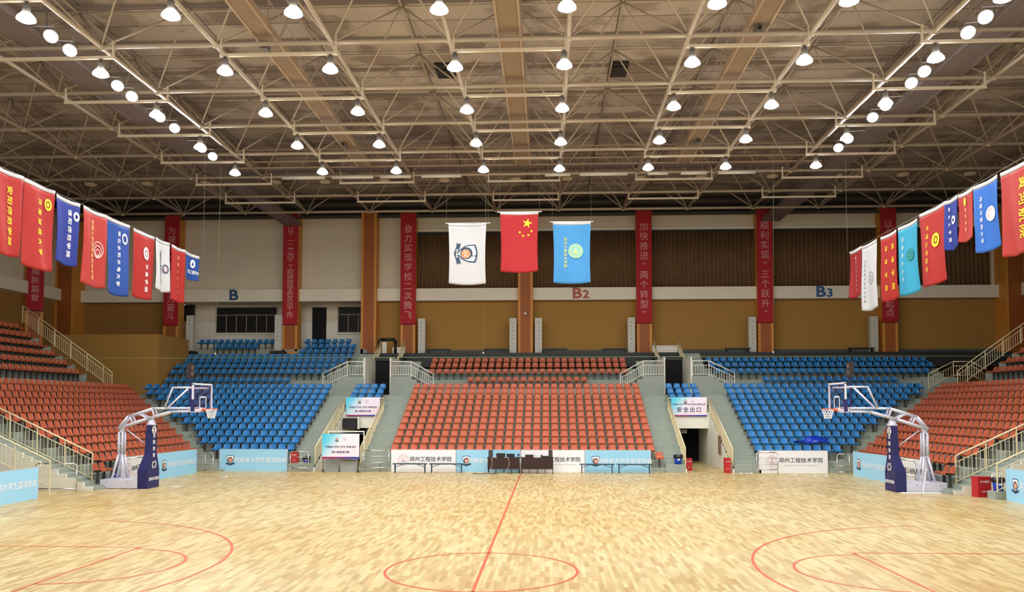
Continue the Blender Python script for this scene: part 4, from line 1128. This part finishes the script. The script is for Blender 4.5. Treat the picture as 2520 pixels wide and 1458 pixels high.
f, wp = RF('bright blue flag with a pink and white round crest', M_FLB3, 10.82, 9.36, 2.2, 18)
vtext(f, wp, '河南中医药大学', M_WHI, .5, -.4, -2.0, .164); poly2d(circ(1.02, -1.1, .24, 24), M_WHI, f, 'crest', E5, wp); ring2d(1.02, -1.1, .1, .19, M_PINKE, f, 'crest_mark', E5+.006, warp=wp)
f, wp = RF('large red flag with big yellow characters, cut by the picture edge', M_FLS, 9.23, 7.5, 2.62, 19, 10.6)
vtext(f, wp, '黄河航院', M_YEL, 1.25, -.35, -2.3, .410)
# three flags over the middle
f, wp = flag('white flag with a basketball shield and ribbon, over the centre block', M_FLW, 1.73, 2.73, (-3.16, 19.95, 11.63), UP, 21)
assoc_emblem(f, .86, -1.38, .93, .02, ang=-PI/2, warp=wp, word='HUBA')
vtext(f, wp, '河南省大学生篮球协会', M_NAVYI, 1.17, -1.03, -1.73, .061)
f, wp = flag('crimson national flag with one large and four small yellow stars', M_FLCN, 1.75, 2.70, (-0.81, 19.95, 12.13), UP, 22)
poly2d(tf(star(.235), 1.24, -.52, ang=-PI/2+.1), M_YEL, f, 'large_star', .024, wp)
for x, y, a in ((.90, -.93, .3), (1.05, -1.09, 1.0), (1.29, -1.06, 1.6), (1.43, -.88, 2.3)): poly2d(tf(star(.075), x, y, ang=a), M_YEL, f, 'small_star', .024, wp)
f, wp = flag('light blue flag with a pale gold round crest and gold writing', M_FLLB, 1.72, 2.74, (1.58, 19.95, 11.65), UP, 23)
vtext(f, wp, '郑州工程技术学院', M_GOLD, .56, -.7, -2.1, .156)
poly2d(circ(1.03, -1.33, .34, 32), mat('pale_teal_gold', (124, 190, 190), .7), f, 'crest_field', .022, wp); college_emblem(f, 1.03, -1.33, .31, .03, M_GOLD, M_GOLD, wp)
# wires carrying the flags
for s in (-1, 1):
    o = MB().path([(s*FX, yy, zz+.035) for yy, zz in ((-2, 10.75), (6.8, 10.7), (8.6, 10.69), (10.3, 10.63), (15.6, 10.57), (18.9, 10.555), (20.5, 10.53), (22.3, 10.52))], .008, 5).build('flag_wire', M_LINE)
    for y in (-2.0, 22.3): MB().tube((s*FX, y, 10.66), (s*FX, y, ZB), .004, 5).build('hanger_line', M_LINE, o)
    tag(o, 'thin wire holding up the slanting flag row '+('with the deep blue flags' if s < 0 else 'with the cyan flag'), 'wire')
o = MB().path([(-3.298, 19.955, 11.641), (-1.239, 19.955, 11.641)], .02, 6).path([(-0.943, 19.955, 12.137), (1.085, 19.955, 12.137)], .02, 6).path([(1.455, 19.955, 11.662), (3.409, 19.955, 11.662)], .02, 6).build('flag_rod', M_SLV)
for x, z in ((-3.245, 11.641), (-1.344, 11.641), (-0.816, 12.137), (0.979, 12.137), (1.56, 11.662), (3.303, 11.662)): MB().tube((x, 19.955, z), (x, 19.955, ZB), .003, 4).build('hanger_line', M_LINE, o)
tag(o, 'row of rods and lines holding the three central flags', 'rod')
# ------------------------------------------------------------------ long rope with droppers
o = MB().tube((-24.9, 22, 5.66), (25.6, 22, 5.66), .009, 5).build('net_rope', M_ROPE)
for x in (-14.7, -1.72, 11.9):
    MB().tube((x, 22, 5.66), (x+.15, 22, ZB), .0035, 4).build('dropper_line', M_ROPE, o); MB().ball((x, 22, 5.86), .035, 8).build('line_clip', M_WHI, o)
tag(o, 'thin yellow green rope stretched across the hall over the stands', 'rope')

# ------------------------------------------------------------------ speaker columns on the concourse
sp0 = None
for i, (x, lb, z) in enumerate([(-24.4, 'tall white speaker beside the black box in the recess', 7.25), (-17.95, 'tall white speaker beside the window, at the crowded red banner', 7.25), (-7.62, 'tall white speaker beside the ten character banner', 6.95), (-1.12, 'tall white speaker on the white flag side of the middle column', 6.95),
        (.68, 'tall white speaker on the light blue flag side of the middle column', 6.95), (7.2, 'tall white speaker beside the quotation mark banner', 6.95), (15.6, 'tall white speaker beside the three leaps banner', 6.95), (23.95, 'tall white speaker beside the column under the long white flag', 6.95)]):
    if sp0 is None:
        sp0 = o = thing('column_speaker', lb, 'speaker')
        MB().box(-.25, .25, 0, .42, .1, 2.6).build('cabinet', M_SPK, o)
        MB().box(-.25, .25, 0, .42, .0, .1).build('plinth', mat('plinth_grey', (150, 150, 144), .6), o)
        for k in range(6):
            z_ = .78+.30*k
            d = MB().lathe([(.085, 0), (.085, .02), (.03, .008)], 14).build('driver', mat('pale_cone', (214, 214, 206), .5), o)
            d.rotation_euler = (PI/2, 0, 0); d.location = (0, 0, z_)
            c = MB().ball((0, 0, .02), .035, 8).build('dust_cap', M_DARK, d)
    else: o = copy_tree(sp0); o['label'] = lb
    o.location = (x, 40.75, z); o['group'] = 'column speakers along the concourse'
    if i == 0:
        for k, zz in ((0, 7.25),): pass
b = MB().box(-24.9, -23.9, 40.4, 41.05, 7.0, 7.25).box(-24.8, -24.0, 40.4, 41.05, 5.9, 7.0).build('speaker_stage', M_DARK); tag(b, 'black plinth under the tall speaker beside the recess', 'plinth')
b = MB().box(-18.4, -17.4, 40.4, 41.05, 7.0, 7.25).box(-18.3, -17.5, 40.4, 41.05, 5.9, 7.0).build('speaker_stage', M_DARK); tag(b, 'black plinth under the tall speaker at the crowded red banner', 'plinth')
# concourse benches
b0 = None
for x0, x1, lb in ((-7.2, -5.5, 'black bench on the concourse next to the ten character banner speaker'), (-3.15, -1.45, 'black bench on the concourse at the white flag side of the middle column'), (1.0, 2.7, 'black bench on the concourse at the light blue flag side of the middle column'), (5.15, 6.85, 'black bench on the concourse next to the quotation mark banner speaker'), (13.6, 15.3, 'black bench on the concourse by the three leaps banner speaker'), (22.0, 23.65, 'black bench on the concourse by the long white flag speaker')):
    if b0 is None:
        b0 = o = thing('concourse_bench', lb, 'bench')
        MB().box(0, 1.7, -.2, .2, .36, .44).build('seat', M_DARK, o)
        for x in (.12, 1.58): MB().box(x-.04, x+.04, -.18, .18, 0, .36).build('leg', M_DARK, o)
    else: o = copy_tree(b0); o['label'] = lb
    o.location = (x0, 40.3, 6.9); o['group'] = 'black benches on the concourse'
t = thing('panel_stand', 'black rounded frame with white panels standing at the top of the stairs near letter B', 'frame', (-9.62, 39.9, 6.9))
MB().path([(-.85, 0, .0), (-.85, 0, .95), (-.7, 0, 1.08), (.2, 0, 1.08), (.3, 0, .95), (.3, 0, .0)], .11, 8).build('tube_frame', M_DARK, t, smooth=True)
MB().box(-.62, -.32, -.03, .03, .05, .9).build('white_panel', M_WHITE, t); MB().box(.1, .95, .0, .5, 0, .55).build('side_table', M_WHITE, t)
t = thing('reception_counter', 'low white counter on the concourse above the exit doorway', 'counter', (9.4, 39.8, 6.9))
MB().box(-.85, .85, 0, .5, 0, .55).build('body', M_WHITE, t); MB().box(-.9, .9, -.05, .55, .55, .6).build('counter_top', M_WHITE, t)
t = thing('wall_lamp', 'small white lamp on the middle brown column', 'wall lamp', (-.25, CY0-.6, 9.8))
MB().lathe([(.13, 0), (.12, .05), (.04, .2)], 12).build('lamp_shade', M_WHITE, t, smooth=True); MB().box(-.03, .03, -.02, .2, .18, .26).build('bracket', M_DARK, t)

# ------------------------------------------------------------------ scorers table and benches
for i, (x0, lb) in enumerate(((-1.66, 'dark walnut scorers table, the half nearer the first benches'), (.0, 'dark walnut scorers table, the half nearer the second benches'))):
    t = thing('scorers_table', lb, 'table', (x0, 23.75, 0), group='scorers tables')
    MB().box(0, 1.62, 0, .6, .75, .79).build('table_top', M_WALN, t)
    MB().box(0.02, 1.6, .0, .03, .22, .75).build('modesty_panel', M_WALN, t)
    for x in (.05, .42, .82, 1.2, 1.57): MB().tube((x, .06, 0), (x, .06, .3), .018, 6).build('leg', M_DARK, t)
    for x in (.05, 1.57): MB().tube((x, .55, 0), (x, .55, .75), .02, 6).build('leg', M_DARK, t)
for x, lb in ((-1.5, 'small black speaker upright on the first end of the scorers table'), (1.47, 'small black speaker upright on the second end of the scorers table')):
    t = thing('table_speaker', lb, 'speaker', (x, 23.95, .79), group='table speakers')
    MB().box(-.1, .1, -.1, .1, 0, .36).build('cabinet', M_DARK, t)
    g = MB()
    for k in range(3): g.tube((-.045+.045*k, -.102, .03), (-.045+.045*k, -.102, .33), .008, 5)
    g.build('grille', mat('grey_housing', (110, 106, 104), .5), t)
def desk(name, label, cat, loc, parts):
    t = thing(name, label, cat, loc)
    for nm, m, b in parts: MB().box(*b).build(nm, m, t)
    return t
desk('control_console', 'dark box console standing on the scorers table near the first end', 'console', (-1.0, 23.95, .79), [('case', M_WALN, (-.22, .22, -.14, .14, 0, .2)), ('front_grille', M_DARK, (-.2, .2, -.15, -.14, .02, .18))])
desk('laptop', 'open black laptop on the scorers table beside the round microphone', 'laptop', (-.52, 24.0, .79), [('screen', M_DARK, (-.2, .2, .1, .12, .0, .17)), ('keyboard', M_DARK, (-.2, .2, -.12, .1, 0, .02))])
t = thing('microphone', 'small round black microphone on the scorers table', 'microphone', (-.12, 23.95, .79)); MB().lathe([(.06, 0), (.05, .02)], 12).build('base', M_DARK, t); MB().ball((0, 0, .13), .055, 10).tube((0, 0, .02), (0, 0, .1), .012, 6).build('head', M_DARK, t)
desk('keyboard_case', 'low dark keyboard case in the middle of the scorers table', 'case', (.42, 23.95, .79), [('case', M_WALN, (-.2, .2, -.14, .14, 0, .1)), ('lid', M_DARK, (-.2, .2, -.14, .14, .1, .13))])
desk('desk_phone', 'dark desk phone near the second end of the scorers table', 'phone', (1.18, 23.95, .79), [('body', M_DARK, (-.18, .2, -.12, .12, 0, .07)), ('handset', M_WALN, (-.2, -.1, -.14, .14, .07, .12))])
for x, lb in ((-.72, 'white paper sheet under the open laptop'), (.78, 'white paper sheet beside the keyboard case'), (-1.28, 'white paper sheet beside the dark box console')):
    o = tag(MB().box(x-.12, x+.12, 23.78, 23.95, .79, .80).build('paper_sheet', M_WHI), lb+' on the scorers table', 'paper')
for x, lb in ((-1.45, 'pale cable hanging down the first half of the scorers table'), (-.62, 'pale cable looping down the scorers table below the laptop')):
    pts = [(x, 23.74, .80), (x+.02, 23.71, .7), (x+.05, 23.72, .45), (x-.03, 23.71, .25), (x-.12, 23.7, .03), (x-.3, 23.6, .012)]
    tag(MB().path(pts, .009, 6).build('cable', mat('pale_cable', (200, 186, 160), .6)), lb, 'cable')
tag(MB().path([(-2.35+.11*i+.06*math.sin(i*2.1), 23.5+.12*math.sin(i*1.3), .014) for i in range(12)], .014, 6).build('cable', M_DARK), 'black tangled cable on the floor before the scorers table', 'cable')
bb = None
for x0, lb in ((-6.42, 'dark teal court bench nearest the grey cabinets'), (-4.58, 'dark teal court bench between the first bench and the scorers table'), (2.92, 'dark teal court bench just past the scorers table'), (4.76, 'dark teal court bench nearest the small blue bin')):
    if bb is None:
        bb = o = thing('court_bench', lb, 'bench')
        MB().box(0, 1.7, -.17, .17, .42, .47).build('seat', M_TEAL, o)
        for x in (.1, 1.6):
            MB().tube((x, -.1, 0), (x, -.1, .42), .022, 8).tube((x, .1, 0), (x, .1, .42), .022, 8).tube((x, -.13, .015), (x, .13, .015), .022, 8).build('leg', M_TEAL, o)
            d = 1 if x < 1 else -1
            MB().tube((x, 0, .28), (x+.42*d, 0, .42), .016, 6).build('brace', M_TEAL, o)
    else: o = copy_tree(bb); o['label'] = lb
    o.location = (x0, 24.15, 0); o['group'] = 'dark teal court benches'

# ------------------------------------------------------------------ entrance signs
def grad_mat(name, wd):
    m = bpy.data.materials.new(name); m.use_nodes = True; nt = m.node_tree; b = nt.nodes['Principled BSDF']
    tc = nt.nodes.new('ShaderNodeTexCoord'); sp = nt.nodes.new('ShaderNodeSeparateXYZ'); nt.links.new(tc.outputs['Object'], sp.inputs[0])
    ad = nt.nodes.new('ShaderNodeMath'); ad.operation = 'MULTIPLY_ADD'; ad.inputs[1].default_value = -.75; nt.links.new(sp.outputs['Y'], ad.inputs[0]); nt.links.new(sp.outputs['X'], ad.inputs[2])
    mr = nt.nodes.new('ShaderNodeMapRange'); mr.inputs['From Min'].default_value = -.8; mr.inputs['From Max'].default_value = wd; nt.links.new(ad.outputs[0], mr.inputs['Value'])
    cr = nt.nodes.new('ShaderNodeValToRGB'); e = cr.color_ramp.elements
    e[0].position = .0; e[0].color = (*lin((60, 196, 232)), 1); e[1].position = .95; e[1].color = (*lin((242, 224, 236)), 1)
    for p, c in ((.16, (110, 208, 234)), (.27, (180, 224, 240)), (.42, (232, 230, 244))):
        q = cr.color_ramp.elements.new(p); q.color = (*lin(c), 1)
    nt.links.new(mr.outputs[0], cr.inputs[0]); nt.links.new(cr.outputs[0], b.inputs['Base Color']); b.inputs['Roughness'].default_value = .5
    return m
def bar_mat():
    m = bpy.data.materials.new('red_to_blue_bar'); m.use_nodes = True; nt = m.node_tree; b = nt.nodes['Principled BSDF']
    tc = nt.nodes.new('ShaderNodeTexCoord'); sp = nt.nodes.new('ShaderNodeSeparateXYZ'); nt.links.new(tc.outputs['Object'], sp.inputs[0])
    mr = nt.nodes.new('ShaderNodeMapRange'); mr.inputs['From Max'].default_value = 2.0; nt.links.new(sp.outputs['X'], mr.inputs['Value'])
    cr = nt.nodes.new('ShaderNodeValToRGB'); e = cr.color_ramp.elements
    e[0].position = .1; e[0].color = (*lin((160, 40, 84)), 1); e[1].position = .8; e[1].color = (*lin((40, 60, 160)), 1)
    nt.links.new(mr.outputs[0], cr.inputs[0]); nt.links.new(cr.outputs[0], b.inputs['Base Color']); return m
M_GRAD = grad_mat('sign_gradient', 2.0); M_BAR = bar_mat(); M_PURP = mat('violet_ink', (70, 44, 108), .6)
def sign(label, loc, L, H, kind, stand=False):
    t = thing('entrance_sign', label, 'sign', loc, UP)
    MB().box(0, L, 0, H, -.03, 0).build('panel', M_GRAD, t)
    MB().box(0, L, 0, H*.075, 0, .006).build('colour_bar', M_BAR, t)
    k = L/2.0
    assoc_emblem(t, L*.40, H*.78, .2*k, .004); college_emblem(t, L*.60, H*.79, .10*k, .004)
    if kind == 'exit':
        text('河南省大学生“华光”体育活动第24届篮球比赛', .092*k, M_PURP, t, name='small_lettering', loc=(L*.5, H*.625, .005), bold=.015, sx=1.0)
        text('安全出口', .31*k, mat('navy_ink', (36, 40, 92), .6), t, loc=(L*.5, H*.33, .005), bold=.02, char=1.35)
    else:
        text('河南省大学生“华光”体育活动', .128*k, M_PURP, t, loc=(L*.5, H*.47, .005), bold=.018)
        text('第24届篮球比赛', .135*k, M_PURP, t, name='second_line', loc=(L*.5, H*.26, .005), bold=.018)
    if stand:
        g = MB()
        for x in (.05, L-.05):
            g.tube((x, -loc[2]+.02, -.05), (x, H, -.05), .02, 6)
            for d in (-.25, .25): g.tube((x, -loc[2]+.22, -.05), (x+d*.5, -loc[2]+.02, -.05+d), .014, 6)
        g.build('stand_frame', M_DARK, t)
    return t
sign('exit sign with four large dark characters over the open doorway', (8.42, yv-.2, 2.74), 2.02, 1.1, 'exit')
sign('pale event sign with two rows of small writing hung over the cabinet entrance', (-10.45, yv-.2, 2.74), 2.0, 1.1, 'event')
sign('pale event sign on a black stand at floor level before the grey cabinets', (-9.98, 23.95, .70), 1.88, 1.24, 'event', True)
# frame and cabinets behind the standing sign
t = thing('display_frame', 'empty white display frame standing behind the lower event sign', 'frame', (-10.0, 25.2, 0))
MB().path([(0, 0, .1), (0, 0, 2.02), (1.85, 0, 2.02), (1.85, 0, .1)], .035, 6).build('frame_tube', M_WHITE, t); MB().tube((.05, 0, 1.9), (1.8, 0, 1.9), .03, 6).build('inner_bar', M_TEAL, t)
for x in (0, 1.85): MB().box(x-.04, x+.04, -.25, .25, 0, .1).build('foot', M_DARK, t)
M_CAB = mat('grey_cabinet_sheet', (158, 164, 166), .4, var=.06, scale=2)
t = thing('cable_cabinet', 'tall grey tilted panel under the lower event sign', 'panel', (-9.98, 24.45, 0)); MB().slab([(0, 0), (.72, 0), (.86, .86), (.0, .86)], 'y', 0, .4).build('body', M_CAB, t); MB().tube((.4, -.01, .4), (.4, -.01, .6), .012, 6).build('handle', M_CHROME, t)
t = thing('storage_cabinet', 'grey storage cabinet with a dark lid seam under the lower event sign', 'cabinet', (-9.15, 24.3, 0)); MB().slab([(0, 0), (.82, 0), (.82, .74), (.12, .74), (0, .6)], 'y', 0, .5).build('body', M_CAB, t); MB().box(.1, .83, -.02, .52, .57, .60).build('lid_seam', M_TEAL, t); MB().box(.03, .83, -.01, .51, .74, .78).build('lid', M_CAB, t)
t = thing('loudspeaker_monitor', 'black box monitor hung under the event sign over the cabinet entrance', 'monitor', (-10.08, yv-.75, 2.03)); MB().box(-.4, .4, 0, .45, 0, .6).build('case', M_DARK, t); MB().box(.43, .5, .05, .45, -.03, .68).build('side_bracket', M_WHITE, t); MB().box(-.38, .38, -.01, 0, .04, .56).build('front_grille', mat('soft_black', (30, 30, 36), .8), t)
MB().box(-.05, .05, .45, .68, .25, .35).build('wall_bracket', M_DARK, t)
for s, nm in ((-1, 'the cabinet entrance'), (1, 'the open exit doorway')):
    t = thing('exit_lamp', 'small framed exit lamp hung in the top of '+nm, 'exit lamp', (s*9.15, yv+.25, 1.78))
    MB().box(-.2, .2, 0, .04, 0, .16).build('lamp_case', mat('grey_housing', (110, 106, 104), .5), t)
    MB().path([(-.2, -.01, 0), (.2, -.01, 0), (.2, -.01, .16), (-.2, -.01, .16), (-.2, -.01, 0)], .012, 5).build('lamp_frame', M_WHITE, t)
    for x in (-.15, .15): MB().tube((x, .02, .16), (x, .02, .34), .01, 5).build('hanger', M_CHROME, t)
o = tag(MB().box(10.46, 10.53, 27.3, 27.7, .75, 1.75).build('hose_reel_door', mat('dim_brown_door', (120, 100, 78), .6)), 'narrow brown hatch in the white wall of the open exit doorway', 'hatch')

# ------------------------------------------------------------------ bins, fire boxes, litter
def bin_(label, loc, r=.2, h=.42, bag=True):
    t = thing('waste_bin', label, 'bin', loc, group='blue waste bins')
    MB().lathe([(r*.82, 0), (r, h)], 18).build('body', M_BIN, t, smooth=True)
    MB().torus((0, 0, h), r*1.02, .02, 'z', 20, 6).build('rim', M_BIN, t, smooth=True)
    MB().box(-.06, .06, -r*.98-.01, -r*.9, h*.5, h*.68).build('sticker', M_WHI, t)
    if bag:
        b = MB(); n = 22
        prof = [(r*1.0, h+.05), (r*1.18, h+.03), (r*1.22, h-.04), (r*1.12, h-.11)]
        R = [[b.bm.verts.new((rr*(1+.06*math.sin(5*2*PI*i/n+j))*math.cos(2*PI*i/n), rr*(1+.06*math.sin(5*2*PI*i/n+j))*math.sin(2*PI*i/n), z+.02*math.sin(4*2*PI*i/n+j*2))) for i in range(n)] for j, (rr, z) in enumerate(prof)]
        for j in range(3):
            for i in range(n): b.bm.faces.new((R[j][i], R[j][(i+1) % n], R[j+1][(i+1) % n], R[j+1][i]))
        b.build('bin_bag', M_BAG, t, smooth=True)
    return t
bin_('blue bin with a black bag at the foot of the stairs beside the exit doorway', (7.9, 25.0, hk(1)-.17))
bin_('blue bin with a black bag on the base step behind the hoop mast', (-16.79, 17.0, hk(0)), .16, .42)
bin_('dark blue bin with a black bag behind the shiny barrier, beside the red box', (-11.05, 24.9, hk(1)-.17), .17, .3)
bin_('blue bin with a black rim on the step beside the near sky blue board', (17.6, 13.72, .28), .19, .42)
def firebox(label, loc, w_, d, h, rot=(0, 0, 0)):
    t = thing('fire_extinguisher_box', label, 'fire box', loc, rot, 'red fire extinguisher boxes')
    MB().box(-w_/2, w_/2, -d/2, d/2, 0, h).build('body', M_FIRE, t); MB().box(-w_/2-.01, w_/2+.01, -d/2-.01, d/2+.01, h, h+.025).build('lid', M_FIRE, t)
    text('灭火器箱', w_*.17, M_WHI, t, loc=(0, -d/2-.004, h*.78), rot=UP, bold=.02); text('火警119', w_*.13, M_WHI, t, name='small_lettering', loc=(0, -d/2-.004, h*.28), rot=UP, bold=.02)
    return t
firebox('tall red fire box against the white stepped wall of the exit doorway', (10.3, 24.75, 0), .3, .28, .72)
firebox('red fire box just inside the shade of the exit doorway', (8.62, 26.2, 0), .34, .3, .6)
firebox('red fire box behind the shiny barrier beside the black bag', (-11.66, 24.9, hk(1)-.17), .36, .26, .55)
firebox('large red fire box at the foot of the side stairs by the near board', (17.3, 14.3, 0), .52, .36, .72, (0, 0, .15))
# dark blue plastic sheet thrown over seats
b = MB(); rn = random.Random(5); nx, ny = 20, 9
G = []
for j in range(ny+1):
    v = j/ny; r_ = []
    for i in range(nx+1):
        u = i/nx; wd_ = .12+.88*min(1, (u*1.25)**1.3)*(1-.55*max(0, u-.72)/.28)
        r_.append(b.bm.verts.new((13.9+1.75*u+.05*rn.random(), YF+ob(1)+.12+.62*v*wd_+.05*rn.random(), hk(1)+.86+.05*math.sin(9*u+4*v)+.40*v*wd_+.09*rn.random())))
    G.append(r_)
for j in range(ny):
    for i in range(nx): b.bm.faces.new((G[j][i], G[j][i+1], G[j+1][i+1], G[j+1][i]))
o = b.build('plastic_sheet', mat('deep_blue_sheet', (14, 50, 168), .3), smooth=True); so = o.modifiers.new('thick', 'SOLIDIFY'); so.thickness = .01
tag(o, 'crumpled deep blue plastic sheet lying over the second row of blue seats', 'plastic sheet')
rn = random.Random(9)
for i, (x, y, wh) in enumerate([(10.9, 24.35, 'at the foot of the stairs beside the tall red fire box'), (11.15, 24.3, 'on the floor just past the tall red fire box'), (11.4, 24.35, 'nearest the tube barrier before the white board'), (13.3, 23.55, 'on the floor before the white board'), (14.6, 23.0, 'on the floor past the end of the white board'), (13.95, 22.6, 'farthest from the white board'), (-13.9, 21.5, 'alone on the floor beyond the hoop with the blue bin')]):
    q = [(.09*math.cos(a)*(.6+.6*rn.random()), .07*math.sin(a)*(.6+.6*rn.random())) for a in [2*PI*j/7 for j in range(7)]]
    b = MB().prism([(x+p[0], y+p[1]) for p in q], .002, .03); o = b.build('paper_scrap', M_WHI); tag(o, 'white paper scrap '+wh, 'paper scrap', 'paper scraps on the floor')
o = tag(MB().box(14.9, 16.35, 15.32, 15.52, .0, .03).build('floor_mat', M_WHI), 'flat white strip on the floor along the hoop base by the red box', 'mat')
o = tag(MB().tube((15.75, 15.55, .03), (15.95, 15.66, .95), .016, 8).build('mop_stick', M_WHI), 'thin white stick leaning on the hoop base by the red box', 'stick')
o = tag(MB().box(-14.3, -13.85, 16.55, 16.62, .0, .02).build('tape_strip', M_WHI), 'short white strip on the floor beside the navy mast by the blue bin', 'strip')
